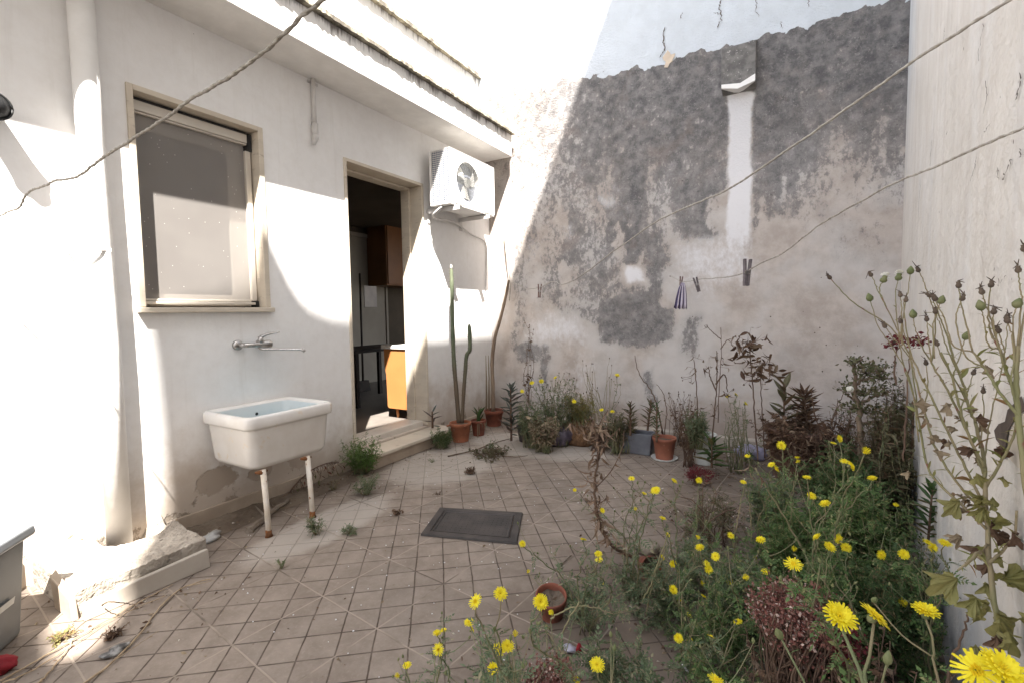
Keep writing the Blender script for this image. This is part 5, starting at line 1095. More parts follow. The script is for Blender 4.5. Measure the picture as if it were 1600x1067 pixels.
# lobed leaves of the near thistle: part of it
def bigleaves(o, lst, mat, name='leaf'):
    for (px, py, d, s, dx, dz, k) in lst:
        m = M(); p = clampw(W(px, py, d*.93)); dv = _r*dx+np.array([0, 0, dz])-_f*G.uniform(.1, .5); m.put(LB[k % 3], p, dv, G.uniform(-.5, .5), s*.85*d/F_PX, up=-_f+np.array([0, 0, .6])); m.obj(name, mat, o)
bigleaves(o1, [(1498, 902, 1.09, 62, -1, -.25, 0), (1525, 930, 1.08, 42, -.6, -.7, 1), (1560, 905, 1.1, 52, .8, .3, 2), (1555, 955, 1.1, 60, .5, -.7, 0), (1545, 945, 1.1, 44, -.8, .2, 1), (1590, 965, 1.05, 50, .8, -.2, 0), (1575, 985, 1.07, 46, .3, -1, 2), (1538, 780, 1.17, 40, -1, 0, 1), (1500, 780, 1.2, 42, -.4, -.3, 0)], LM['yell'])
bigleaves(o1, [(1540, 812, 1.16, 34, .8, -.5, 0), (1530, 850, 1.15, 34, -.8, -.7, 1), (1552, 830, 1.14, 34, .9, -.8, 2), (1520, 700, 1.19, 26, -.8, -.3, 2), (1552, 700, 1.18, 30, .8, -.3, 2), (1480, 690, 1.23, 24, -.9, .2, 1), (1520, 655, 1.2, 26, .9, .1, 0), (1546, 875, 1.14, 32, -.3, -1, 0), (1556, 990, 1.09, 34, -.2, -1, 1), (1585, 830, 1.11, 34, .5, -.9, 1)], LM['brown'])
bigleaves(o1, [(1448+G.uniform(-30, 100), 560+G.uniform(0, 330), 1.22, G.uniform(14, 30), G.uniform(-1, 1), G.uniform(-1, .3), k) for k in range(22)], LM['tan'], 'dry_leaf')
bigleaves(o1, [(1540+G.uniform(-16, 20), 700+G.uniform(0, 330), 1.16, G.uniform(20, 36), G.uniform(-1, 1), G.uniform(-1, .3), k) for k in range(14)], LM['yell'])

# ---- dead hanging plant in the middle
o = thing('dead_plant', 'dead brown arching plant with hanging shrivelled leaves in the middle of the yard', 'plant', PZ(1010, 872)); ms, ml = M(), M()
cs_ = [(1012, 873, 2.5), (985, 868, 2.45), (955, 850, 2.4), (938, 820, 2.36), (931, 790, 2.34), (930, 750, 2.33), (934, 710, 2.32), (930, 675, 2.31), (922, 650, 2.3)]
P = smoothpath([W(*q) for q in cs_], 40); P[1:-1] += G.normal(0, .003, (38, 3)); ms.tube(P, np.linspace(.010, .0035, 40), 6)
for t in np.linspace(.22, .98, 90):
    j = int(t*39); p = P[j]; d = np.array([*G.normal(0, .55, 2), -1.]); a = p+np.array([*G.normal(0, .022, 2), .01]); ms.tube([p, a], [.0015, .001], 4); ml.put(LD[G.integers(2)], a, d, G.uniform(0, 6), G.uniform(.04, .085))
for e in ([(932, 760, 2.33), (955, 735, 2.3), (972, 700, 2.3), (975, 672, 2.3)], [(935, 720, 2.33), (948, 690, 2.3), (968, 668, 2.3)], [(931, 700, 2.33), (905, 672, 2.32), (890, 660, 2.32)], [(933, 690, 2.3), (938, 660, 2.3), (950, 640, 2.3)], [(930, 790, 2.33), (945, 780, 2.3), (948, 772, 2.3)]):
    Q = smoothpath([W(*q) for q in e], 10); ms.tube(Q, np.linspace(.003, .0014, 10), 5)
    for j in range(3, 10): ml.put(LD[G.integers(2)], Q[j], [*G.normal(0, .4, 2), -1], G.uniform(0, 6), G.uniform(.025, .05))
fin(o, ms, ml, LM['stemb'], leafmat('hanging_dead_leaf', (.14, .085, .055), (.24, .165, .115), (.3, .22, .15), .15, .85), nm='dead_leaves')
# ---------------------------------------------------------------- pots along the walls
def pot(name, label, px, py, R, Hh, mat, rim=.03, grp='plant pots', tilt=None, saucer=False, at=None, rx=1, taper=.72, soil='soil', n=32):
    b = np.array(at) if at is not None else PZ(px, py); o = thing(name, label, 'pot', b, grp); m = M()
    m.lathe([(R*taper*.6, 0), (R*taper, 0), (R*taper, .006), (R*.93, Hh-rim), (R, Hh-rim+.002), (R*1.02, Hh-.004), (R*1.0, Hh), (R*.93, Hh), (R*.91, Hh-.02), (R*.88, Hh-.05), (R*.05, Hh-.052)], b, n, sx=rx); m.obj('body', mat, o, smooth=True, bevel=0)
    m = M(); k = 22; V = [b+[0, 0, Hh-.03]]; 
    for j in (1, 2, 3):
        for i in range(k): a = 2*math.pi*i/k; V.append(b+[R*.3*j*math.cos(a)*rx, R*.3*j*math.sin(a), Hh-.035+G.uniform(-.006, .01)])
    F = [(0, 1+i, 1+(i+1) % k) for i in range(k)]+[(1+j*k+i, 1+(j+1)*k+i, 1+(j+1)*k+(i+1) % k, 1+j*k+(i+1) % k) for j in range(2) for i in range(k)]; m.add(V, F); m.obj('soil', MT['soil'], o)
    if saucer: m = M(); m.lathe([(R*.5, 0), (R*1.0, .001), (R*1.12, .018), (R*1.08, .018), (R*.95, .007), (.01, .006)], b+[0, 0, -.0], 28); m.obj('saucer', MT['potwhite'], o, smooth=True)
    if tilt: o.rotation_euler = tilt
    return o, b
# cactus
o, b = pot('flower_pot', 'bright orange terracotta pot holding the two tall cactus stems', 720, 688, .115, .20, MT['terra'], .035)
m = M(); m.tube(smoothpath([b+[.10, -.07, .165], b+[.135, -.11, .19], b+[.12, -.04, .20]], 8), .008, 6); m.tube(smoothpath([b+[-.11, -.03, .165], b+[-.15, -.04, .15], b+[-.11, .0, .16]], 8), .008, 6); m.obj('handle', MT['terra'], o, smooth=True)
o = thing('cactus', 'two tall green columnar cactus stems, one straight and one with a kinked top', 'cactus', b+[0, 0, .165])
def D4(px, py): return PX(px, py, b[0]+.0) if 0 else W(px, py, float((b-[0, 0, EYE])@_f))
def ribbed(pts, r, n=40, mat='cactus', name='stem', top=.7, parent=o, ns=10):
    P = smoothpath(pts, n); rr = np.array([r[0]+(r[1]-r[0])*t for t in np.linspace(0, 1, n)]); rr *= 1+.05*np.sin(np.linspace(0, 40, n)); rr[-3:] *= [.9, .65, .25]; m = M(); m.tube(P, rr, ns, star=.22); ob = m.obj(name, LM[mat], parent, smooth=True); return P, ob
P1, s1 = ribbed([D4(717, 660), D4(713, 610), D4(709, 560), D4(707, 500), D4(706, 450), D4(705, 416)], (.025, .021))
P2, s2 = ribbed([D4(722, 660), D4(724, 620), D4(727, 580), D4(729, 556), D4(734, 546), D4(734, 525), D4(733, 506)], (.020, .023))
m = M()
for P in (P1, P2):
    for j in range(4, len(P)-1, 1):
        for a in np.linspace(0, 6.28, 6)[:-1]:
            q = P[j]+.026*np.array([math.cos(a+j), math.sin(a+j), 0]); m.tube([q, q+np.array([math.cos(a+j), math.sin(a+j), .3])*.014], [.0009, .0004], 3)
m.obj('spines', LM['tan'], s1)
m = M(); m.tube([P1[-1]-[0, 0, .03], P1[-1]+[.0, 0, .012]], [.016, .008], 8); m.obj('woolly_tip', LM['fluff'], s1, smooth=True)
# aloe
o, b = pot('flower_pot', 'small dark terracotta pot with a drooping aloe next to the cactus pot', 748, 679, .085, .17, MT['terrad'], .03)
o = thing('aloe', 'small dark aloe with pale drooping roots in the pot beside the cactus', 'succulent', b+[0, 0, .14]); ml = M(); ms = M()
for i in range(12): a = i*2.4; ml.put(LS[i % 2], b+[0, 0, .15+.008*i], [math.cos(a)*.5, math.sin(a)*.5, 1-.06*i*(i % 2)], 0, (.13+.06*(i == 3), .09, .13), up=(math.cos(a)*.2, math.sin(a)*.2, 1))
ml.tube(smoothpath([b+[0, 0, .15], b+[.02, -.02, .24], b+[.05, -.02, .31]], 6), [.02, .02, .018, .015, .01, .003], 6)
for i in range(6): a = G.uniform(3.5, 6.2); ms.tube(smoothpath([b+[0, 0, .16], b+[.08*math.cos(a), .08*math.sin(a), .15], b+[.11*math.cos(a), .11*math.sin(a), .0+.03*i]], 8), .004, 4)
ml.obj('leaves', LM['dgreen'], o, smooth=True); ms.obj('aerial_roots', LM['tan'], o, smooth=True)
# trunk in the corner
o, b = pot('flower_pot', 'dark red terracotta pot in the far corner holding the bare leaning trunk', 772, 664, .115, .19, MT['terrad'], .04)
dT = float((b-[0, 0, EYE])@_f)
o = thing('dead_cactus', 'tall bare leaning dead cactus trunk in the sunlit far corner', 'plant', b+[0, 0, .15])
P = smoothpath([W(771, 642, dT), W(770, 600, dT), W(769, 565, dT), W(773, 530, dT), W(782, 498, dT), W(790, 465, dT), W(795, 438, dT-.02)], 36); m = M(); m.tube(P, np.linspace(.030, .017, 36)*(1+.06*G.normal(0, 1, 36)), 8, star=.12); m.obj('trunk', LM['bark'], o, smooth=True)
m = M()
for px in (760, 764): m.tube([W(px, 640, dT), W(px, 590, dT+.02), W(px-1, 555, dT+.05)], [.009, .008, .004], 6)
m.obj('dry_shoots', LM['tan'], o, smooth=True)

def kalanchoe(label, px, py, d, hpx, nleaf, lpx, mat='grey', group='rosette succulents', lean=0, el=.35, nm='kalanchoe', droop=False, wl=.75, floor=False):
    b = W(px, py, d) if not floor else PZ(px, py); d = float((b-[0, 0, EYE])@_f); h = hpx*d/F_PX; L = lpx*d/F_PX; base = b
    o = thing(nm, label, 'succulent', b, group); ms, ml = M(), M(); P = smoothpath([b, b+[lean*h*.4, 0, h*.5], b+[lean*h, 0, h]], 14); ms.tube(P, np.linspace(.009, .006, 14)*(d/3.5), 6)
    for i in range(nleaf):
        t = .12+.88*i/nleaf; f = t*13; j = min(int(f), 12); p = P[j]+(P[j+1]-P[j])*(f-j); a = i*2.4+G.uniform(-.5, .5); e = el+G.normal(0, .18)+(1.1 if not droop else -.1)*max(0, t-.75)*3
        dv = [math.cos(a), math.sin(a), e-(1.2 if droop else 0)*(1-t)]; ml.put(LS[i % 2], p, dv, 0, (L*G.uniform(.55, 1.15)*(1-.35*max(0, t-.8)*4), L*wl, L))
    ms.obj('stem', LM['stemb'], o, smooth=True); ml.obj('leaves', LM[mat], o); return o
kalanchoe('spiky grey green succulent standing between the corner pots and the black pots', 799, 688, 4.75, 84, 46, 26, 'grey', wl=.45)
kalanchoe('small dark succulent sprig against the wall right of the door step', 676, 668, 4.95, 26, 7, 18, 'grey')
kalanchoe('pale green rosette succulent on a long stem above the brown planter', 1224, 690, 3.75, 92, 18, 40, 'bgreen', el=.6)
kalanchoe('dark brown bushy succulent left of the pale green rosette', 1245, 690, 3.8, 78, 50, 34, 'brown', el=.0, wl=.4, lean=.15)
kalanchoe('brown spreading succulent just right of the pale green rosette', 1262, 680, 3.7, 66, 44, 30, 'brown', el=.3, wl=.5, lean=-.1)
kalanchoe('dark green rosette succulent rising in front of the right wall', 1450, 850, 2.1, 92, 30, 34, 'dgreen', el=.35, lean=.03)
kalanchoe('brownish green succulent against the corner of the right wall', 1424, 730, 2.9, 92, 36, 34, 'bgreen', el=.4, wl=.6)
kalanchoe('dark leafy succulent right in front of the white bucket', 1112, 730, 3.8, 40, 24, 32, 'dgreen', el=.25, wl=.7)
kalanchoe('upright stubby succulent behind the grey trough, left one', 985, 680, 4.4, 50, 34, 17, 'bgreen', el=.5, wl=.5)
kalanchoe('upright stubby succulent behind the grey trough, next to the orange pot', 1012, 672, 4.3, 44, 34, 17, 'bgreen', el=.5, wl=.5, lean=.12)
kalanchoe('upright stubby succulent growing in the pot with the saucer', 1026, 690, 4.2, 60, 30, 15, 'dgreen', el=.6, wl=.5)
# black pots and root ball
o, b = pot('plant_pot', 'black plastic pot at the left end of the weedy row by the far wall', 822, 688, .10, .17, MT['potblack'])
o, b = pot('plant_pot', 'wide black planter crammed with weeds by the far wall', 852, 692, .15, .16, MT['potblack'], rx=1.2)
lump('rubbish_bag', 'dark crumpled plastic bag between the wide black planter and the root ball', 'bag', PZ(875, 695), (.13, .11, .10), mottle('purple_black_plastic', (.05, .04, .055), (.13, .11, .14), 16, .35, .5, 50), 12, amp=.8)
lump('root_ball', 'brown fibrous root ball standing by the far wall', 'root ball', PZ(904, 692), (.19, .15, .17), MT['fibre'], 14, amp=.35)
rb = M(); c = PZ(904, 692)
for i in range(150): a = G.uniform(0, 6.28); e = G.uniform(.1, 1.4); p = c+np.array([.18*math.cos(a)*math.cos(e*.9), .14*math.sin(a)*math.cos(e*.9), .12+.14*math.sin(e)]); q = p+rnd()*.05; rb.tube(smoothpath([p, (p+q)/2+rnd()*.02, q], 5), .0016, 3)
tag(rb.obj('dry_root_tangle', LM['tan']), 'pale tangle of dry rootlets over the brown root ball', 'roots')
def wallweed(label, px, py, d, wpx, hpx, n, mat='green', tpl=LP, seed_mat=None, lsz=(.04, .095), nl=13, stem='stem', nm='wall_weed', grp='weeds along the far wall', z0=.0):
    b = W(px, py, d); b[2] = z0 if b[2] < .3 else b[2]; o = thing(nm, label, 'weed', clampw(b), grp); ms, ml, mb = M(), M(), []
    for i in range(int(n*2)):
        x = px+G.uniform(-.5, .5)*wpx; y = py-hpx*G.uniform(.35, 1); t = clampw(W(x, y, d+G.uniform(-.12, .12))); b0 = clampw(b+[G.uniform(-.25, .25)*wpx*d/F_PX, G.uniform(-.05, .05), 0]); P = stempath(b0, t, .08, .004, 10); ms.tube(P, np.linspace(.0028, .0013, 10), 4)
        leaves(ml, P, tpl, nl, lsz[0], lsz[1], .2, 1, .6)
        if seed_mat: budshape(mb, P[-1], [0, 0, 1], .018, .005)
    fin(o, ms, ml, LM[stem], LM[mat], mb, LM['bud']); return o
wallweed('dense mixed green weeds spilling over the black pot by the far wall', 832, 684, 4.7, 56, 62, 34, 'green2')
wallweed('tall feathery green weed behind the black planter by the far wall', 872, 675, 4.75, 60, 92, 30, 'green2', seed_mat=1, nl=10)
wallweed('brown and yellow dying weeds in the wide black planter', 850, 690, 4.55, 50, 40, 30, 'tan', LD+LL)
wallweed('yellow green weeds growing on top of the root ball', 905, 660, 4.75, 50, 46, 26, 'yell', LP, z0=.2)
wallweed('pale wispy seeding grass right of the root ball', 940, 675, 4.75, 60, 120, 12, 'tan', LN, 1, (.01, .03), 5, 'stemp')
wallweed('dead stalk with drooping pods at the left end of the far wall', 826, 640, 4.8, 20, 145, 4, 'brown', LD, 1, (.03, .06), 9, 'stemb', z0=.2)
wallweed('dark straggly dead weeds between the black pots and the grey trough', 935, 690, 4.55, 46, 36, 18, 'brown', LD+LL, None, (.03, .06), 10, 'stemb')
wallweed('dry scrubby stems scattered behind the orange brown pot', 1060, 672, 4.7, 60, 60, 12, 'brown', LD+LN, 1, (.02, .05), 8, 'stemb')
wallweed('small tangled weeds behind the grey trough', 975, 680, 4.5, 40, 40, 18, 'bgreen')
wallweed('green weed in the white bucket under the dead stalks', 1088, 680, 4.0, 34, 40, 20, 'green2', z0=.18)
wallweed('dry brown leaves clinging to the left of the white bucket', 1078, 690, 4.05, 36, 66, 16, 'brown', LD, None, (.03, .06), 8, 'stemb')
wallweed('green weed between the white bucket and the dry stalks', 1150, 720, 3.9, 34, 105, 12, 'green2', LP, None, (.025, .06), 6)
wallweed('low green weeds beside the door step', 690, 696, 4.75, 36, 30, 18, 'dgreen', nl=9)
wallweed('spreading green and red leaved weed left of the grey trough', 962, 690, 4.45, 30, 50, 14, 'bgreen', LL)
lump('rubble_lump', 'small pale stones heaped behind the toppled red pot', 'stone', PZ(1012, 862), (.06, .05, .035), MT['rubble'], 31, amp=.5)
lump('rubble_lump', 'single pale stone just left of the toppled red pot, lower one', 'stone', PZ(985, 866), (.035, .03, .025), MT['rubble'], 33, amp=.5)
# trough, terracotta with saucer, bucket, big planter
b = PZ(995, 706); o = thing('planter_trough', 'dark grey rectangular planter left of the orange pot with saucer', 'planter', b, 'plant pots')
m = M(); hx, hy = .16, .09
V = [(b[0]-hx*.88, b[1]-hy*.8), (b[0]+hx*.88, b[1]-hy*.8), (b[0]+hx*.88, b[1]+hy*.8), (b[0]-hx*.88, b[1]+hy*.8)]; T_ = [(b[0]-hx, b[1]-hy), (b[0]+hx, b[1]-hy), (b[0]+hx, b[1]+hy), (b[0]-hx, b[1]+hy)]; Ti = [(b[0]-hx*.9, b[1]-hy*.85), (b[0]+hx*.9, b[1]-hy*.85), (b[0]+hx*.9, b[1]+hy*.85), (b[0]-hx*.9, b[1]+hy*.85)]
m.add([(*q, 0.002) for q in V]+[(*q, .2) for q in T_]+[(*q, .2) for q in Ti]+[(*q, .16) for q in Ti], [(i*4+j, i*4+(j+1) % 4, (i+1)*4+(j+1) % 4, (i+1)*4+j) for i in range(3) for j in range(4)]+[(12, 13, 14, 15), (3, 2, 1, 0)]); m.obj('body', MT['potgrey'], o, bevel=.008)
o, b = pot('flower_pot', 'orange brown terracotta pot on a white saucer by the far wall', 1038, 716, .105, .20, mottle('brown_terracotta', (.30, .11, .065), (.24, .09, .06), 10, .75, .15, 70, c3=(.36, .17, .11)), .03, saucer=True)
o = thing('bare_twig_plant', 'leafless twisted twig rising from the terracotta pot with the saucer', 'plant', b+[0, 0, .17]); d = float((b-[0, 0, EYE])@_f); ms = M()
for pts, r in (([(1036, 678), (1028, 640), (1020, 615), (1008, 598), (997, 580), (993, 556)], .0065), ([(1038, 678), (1042, 640), (1036, 615), (1026, 600)], .005), ([(1034, 678), (1030, 650), (1022, 632), (1012, 622)], .005)): ms.tube(smoothpath([W(x, y, d) for x, y in pts], 20)+G.normal(0, .003, (20, 3)), np.linspace(r, r*.4, 20), 6)
ms.obj('stems', LM['stemb'], o, smooth=True)
o, b = pot('bucket', 'dirty white bucket of dead plants by the far wall', 1100, 722, .105, .26, MT['potwhite'], .015, taper=.85)
def deadstalk(label, paths, d, r, clusters, mat='brown', tpl=None, sz=(.03, .07), nm='dead_stalk', cat='plant', cn=9, spread=.03, grp='dead stalks by the far wall', dirz=-.9, stem='stemb'):
    o = thing(nm, label, cat, clampw(W(*paths[0][0], d)*[1, 1, 0]) if W(*paths[0][0], d)[2] < .1 else W(*paths[0][0], d), grp); ms, ml = M(), M()
    for pts in paths: P = smoothpath([W(x, y, d) for x, y in pts], 6*len(pts)); P[1:-1] += G.normal(0, .002, P[1:-1].shape); ms.tube(P, np.linspace(r, r*.5, len(P)), 6)
    for (x, y, k) in clusters:
        c = W(x, y, d)
        for i in range(k): dv = [*G.normal(0, .7, 2), dirz+G.normal(0, .3)]; p = c+rnd()*spread; ms.tube([c, p], .0012*d/4, 3); ml.put((tpl or LD[:2])[G.integers(len(tpl or LD[:2]))], p, dv, G.uniform(0, 6), G.uniform(*sz))
    fin(o, ms, ml, LM[stem], LM[mat], nm='dead_leaves'); return o
deadstalk('tall dead stalk with a few hanging leaves at the left of the white bucket', [[(1088, 700), (1090, 650), (1088, 600), (1084, 562)]], 4.0, .006, [(1085, 575, 5), (1080, 590, 5), (1090, 560, 3), (1092, 640, 4)])
deadstalk('dark dead stalk with curled leaves rising over the white bucket', [[(1112, 700), (1116, 650), (1120, 600), (1120, 552)], [(1119, 610), (1110, 590), (1107, 572)], [(1118, 600), (1132, 585), (1137, 612)]], 3.95, .007, [(1120, 560, 6), (1120, 572, 6), (1107, 575, 6), (1137, 615, 7), (1116, 640, 5)])
deadstalk('thin branching dead twig reaching highest above the white bucket', [[(1122, 660), (1124, 600), (1127, 550), (1126, 512)], [(1126, 530), (1112, 518), (1103, 508)], [(1126, 545), (1136, 532), (1143, 530)]], 3.98, .004, [(1143, 537, 5), (1103, 508, 2), (1127, 560, 2)])
deadstalk('tall dry stalk with two tiers of dark drooping leaves', [[(1184, 722), (1180, 660), (1176, 600), (1172, 552), (1166, 535)]], 3.85, .007, [(1168, 534, 16), (1160, 536, 8), (1180, 534, 8), (1168, 556, 10), (1158, 556, 6), (1174, 566, 8), (1176, 588, 8)], tpl=LL+LD[:1], sz=(.06, .11), spread=.05, dirz=-.35)
deadstalk('slightly shorter dry stalk close beside the two-tiered one', [[(1195, 715), (1192, 660), (1189, 610), (1188, 570)]], 3.9, .006, [(1188, 566, 12), (1196, 570, 10), (1180, 566, 6), (1190, 588, 7), (1202, 586, 7)], tpl=LL+LD[:1], sz=(.05, .10), spread=.045, dirz=-.35)
lump('plastic_bag', 'pale purple plastic bag on the ground behind the tall dry stalks', 'bag', PZ(1175, 716, 0), (.14, .07, .07), mottle('lilac_plastic', (.34, .32, .42), (.22, .2, .27), 9, .5, .3, 40), 21, amp=.5)
o, b = pot('big_planter', 'big round brown planter half hidden behind the weeds and tall stalks', 1245, 745, .235, .40, mottle('brown_planter', (.17, .095, .065), (.11, .062, .045), 5, .85, .4, 40), .05)
o, b = pot('plant_pot', 'dark pot in the corner under the contorted shrub', 1345, 765, .15, .30, MT['potblack'])
# contorted shrub
d = 3.2
o = thing('contorted_shrub', 'small contorted shrub with tiered green tufts in front of the wall corner', 'shrub', W(1345, 700, d)); ms, ml = M(), M()
for pts, r in (([(1346, 720), (1345, 680), (1340, 640), (1337, 600), (1333, 570)], .022), ([(1340, 640), (1355, 622), (1375, 616), (1390, 612)], .012), ([(1337, 600), (1355, 592), (1380, 590)], .010), ([(1344, 660), (1370, 660), (1390, 668), (1402, 690)], .012), ([(1338, 625), (1325, 618), (1318, 606)], .008), ([(1333, 575), (1342, 562), (1350, 556)], .007)):
    P = smoothpath([W(x, y, d) for x, y in pts], 20); P[1:-1] += G.normal(0, .006, (18, 3)); ms.tube(P, np.linspace(r, r*.45, 20), 7)
tw = T_lance(2, .3, .1, .3)
for (x, y, w_, h_, n) in [(1355, 580, 38, 22, 170), (1375, 585, 30, 26, 170), (1362, 612, 44, 12, 150), (1350, 640, 40, 14, 110), (1385, 645, 30, 16, 110), (1325, 605, 20, 14, 60), (1372, 675, 26, 34, 140), (1333, 565, 16, 12, 60), (1330, 635, 22, 12, 60), (1398, 660, 16, 20, 60)]:
    for i in range(n):
        p = clampw(W(x+G.normal(0, .45)*w_, y+G.normal(0, .4)*h_, d+G.normal(0, .07))); ml.put(tw, p, [*G.normal(0, .7, 2), .5+G.normal(0, .5)], G.uniform(0, 6), G.uniform(.018, .034))
        if i % 5 == 0: ms.tube([p, W(x, y+4, d)], .0018, 3)
fin(o, ms, ml, LM['bark'], leafmat('olive_tuft_leaf', (.07, .075, .03), (.14, .14, .07), (.19, .16, .09)))
lump('seed_fluff', 'small white ball of seed fluff caught on the left of the contorted shrub', 'fluff', W(1328, 607, 3.12)-[0, 0, .02], (.022, .022, .024), LM['fluff'], 41, amp=.3, sub=2)
deadstalk('bare crooked twigs in front of the contorted shrub', [[(1290, 700), (1300, 660), (1312, 630), (1318, 612)], [(1283, 690), (1272, 640), (1268, 610)], [(1305, 700), (1300, 660), (1306, 640), (1310, 625)]], 3.5, .005, [(1312, 650, 3)])
deadstalk('dark red dried flower head high on a black stem before the right wall', [[(1412, 720), (1416, 640), (1419, 580), (1422, 545)], [(1400, 600), (1397, 570), (1402, 548), (1412, 535)]], 1.75, .0035, [(1396, 535, 40), (1404, 531, 30), (1432, 531, 40), (1442, 534, 24), (1418, 532, 16), (1388, 538, 8)], 'dred', [T_lance(2, .35, .3, .3)], (.010, .019), 'dried_flower', 'plant', spread=.011, dirz=-.1)
deadstalk('dark bare twig rising from the bottom in front of the right wall', [[(1478, 1075), (1492, 1020), (1508, 980), (1516, 950)]], 1.25, .004, [])
deadstalk('long diagonal pale dead stem crossing the green thicket', [[(1272, 900), (1250, 850), (1215, 790), (1180, 730)]], 1.95, .0045, [(1182, 735, 3)], stem='stemp')
deadstalk('pale dead stem leaning left of the green thicket', [[(1150, 830), (1158, 780), (1166, 745)], [(1175, 850), (1172, 790), (1166, 750)]], 2.4, .0035, [], stem='stemp')
deadstalk('pair of pale straw stems leaning over the small toppled pot', [[(1010, 960), (1020, 905), (1035, 860), (1047, 828)], [(1004, 940), (1024, 895), (1043, 850)]], 2.05, .004, [(1020, 905, 3)], 'tan', stem='stemp')
deadstalk('dark upright dead stem with side twigs at the left of the thicket', [[(1102, 880), (1100, 830), (1098, 780), (1100, 745)], [(1100, 820), (1130, 800), (1150, 795)], [(1100, 800), (1080, 780), (1060, 775)]], 2.5, .004, [(1098, 750, 4), (1150, 795, 2)])
deadstalk('long arched straw stem lying across the weeds beside the tipped pot', [[(860, 966), (890, 950), (925, 947), (960, 960)], [(905, 940), (880, 985), (876, 1010)]], 1.7, .003, [], stem='stemp')
for a_ in [('brown leafy mass around the rim of the big brown planter', 1250, 655, 3.62, .34, .10, 36, 'brown', LL+LD, (.05, .10)), ('dark brown green shrubby weed in the corner behind the contorted shrub', 1400, 660, 3.3, .13, .35, 40, 'bgreen', LL, (.05, .1)), ('dark green bushy weeds between the planter and the right wall', 1320, 735, 3.1, .28, .22, 40, 'dgreen', LP+LL, (.05, .12))]:
    thicket(*a_, stem='stemb')
# tipped pots on the tiles
o, b = pot('tipped_pot', 'terracotta pot with a thick rim tipped on the tiles among the weeds', 862, 962, .068, .12, MT['terrad'], .03, tilt=(.22, .1, 0), taper=.7)
o2_, b2 = pot('tipped_pot', 'small red pot toppled on its side beside the pale stones', 1006, 893, .052, .095, MT['terrad'], .022, tilt=(1.25, .25, .6))
o2_.location.z += .045
# garden litter near the front
lump('red_scrap', 'bright red scrap of plastic beside the red sedum tuft at the bottom', 'litter', PZ(905, 1020), (.012, .014, .022), MT['redc'], 51, amp=.6, sub=2)
lump('clear_bag_scrap', 'pale lilac plastic scrap next to the red scrap at the bottom', 'litter', PZ(890, 1017), (.03, .02, .015), mottle('lilac_film', (.35, .34, .4), (.25, .24, .3), 20, .3, .4), 52, amp=.7)
# tufts on the tiles and along the house wall
def tuft(label, px, py, wpx, hpx, n, mat, tpl=LP, lsz=(.03, .06), nl=9, stem='stem', flat=False, nm='tile_weed', grp='weeds on the tiles'):
    b = PZ(px, py); d = float((b-[0, 0, EYE])@_f); o = thing(nm, label, 'weed', b, grp); ms, ml = M(), M(); k = d/F_PX
    for i in range(n):
        a = G.uniform(0, 6.28); r = G.uniform(.1, .5)*wpx*k; t = b+np.array([r*math.cos(a), r*math.sin(a), hpx*k*G.uniform(.4, 1)*(1-.4*(r/(wpx*k))**2)]); t = clampw(t); P = stempath(b+[r*.25*math.cos(a), r*.25*math.sin(a), 0], t, .15, .003, 8); ms.tube(P, np.linspace(.0026, .0011, 8), 4); leaves(ml, P, tpl, nl, lsz[0], lsz[1], .15, 1, .7)
    fin(o, ms, ml, LM[stem], LM[mat]); return o
tuft('lush bright green feathery weed growing beside the left foot of the door step', 566, 740, 68, 66, 60, 'fresh', lsz=(.03, .07), nl=16)
tuft('silvery green weed on the tiles just below the lush door weed', 571, 772, 56, 34, 26, 'green2', nl=9)
tuft('creeping grey green weed on the tiles right of the sink legs', 496, 835, 42, 34, 16, 'green2', nl=8)
tuft('tiny green seedling on the tile joint in front of the sink', 439, 888, 18, 18, 6, 'green', nl=4, lsz=(.02, .035))
tuft('low dark weed on the tiles between the sink and the iron cover', 545, 834, 30, 12, 10, 'green2', nl=7)
tuft('small brown dead tuft on the tiles above the iron cover', 621, 803, 22, 8, 10, 'brown', LD, (.02, .04), 5, 'stemb')
tuft('round brown dead tuft in the middle of the tiles', 735, 740, 22, 12, 30, 'brown', LD+LN, (.015, .035), 8, 'stemb')
tuft('flattened mat of dying weed in front of the cactus pot', 762, 712, 90, 10, 46, 'bgreen', LP+LD, (.03, .06), 9, 'stemb')
tuft('small leafy sprig standing on the flattened dying weed', 765, 706, 40, 22, 8, 'dgreen', LB, (.02, .035), 4)
tuft('thin dead tuft on the tiles right of the dead hanging plant', 925, 785, 26, 9, 7, 'brown', LD, (.015, .03), 4, 'stemb')
tuft('faint dry smudge of dead grass on the tiles left of the round brown tuft', 685, 772, 26, 4, 7, 'tan', LN, (.015, .03), 4, 'stemb')
tuft('pale green moss-like sprig low on the tiles above the dry smudge', 675, 722, 20, 8, 8, 'green2', LN, (.015, .03), 4)
tuft('sunlit dry clump in front of the edging slab with some green', 100, 998, 42, 12, 16, 'yell', LD+LP, (.02, .045), 5, 'stemb')
tuft('red brown twiggy tangle at the bent stalk near the edging slab', 178, 995, 46, 14, 16, 'brown', LN+LD, (.02, .04), 4, 'stemb')
tuft('small green and red weed against the wall between the sink leg and the lush weed', 522, 765, 26, 16, 10, 'bgreen', LL, (.02, .04), 5)
o = thing('creeper', 'dark creeper stem arching along the wall under the sink with red brown leaves', 'plant', PX(438, 800, -3.2)*[1, 1, 0]); ms, ml = M(), M()
P = smoothpath([PX(438, 800, -3.22), PX(452, 770, -3.24), PX(470, 748, -3.25), PX(490, 732, -3.25), PX(512, 723, -3.25), PX(530, 722, -3.24)], 24); P[:, 2] = np.maximum(P[:, 2], .01); ms.tube(P, np.linspace(.007, .003, 24), 6)
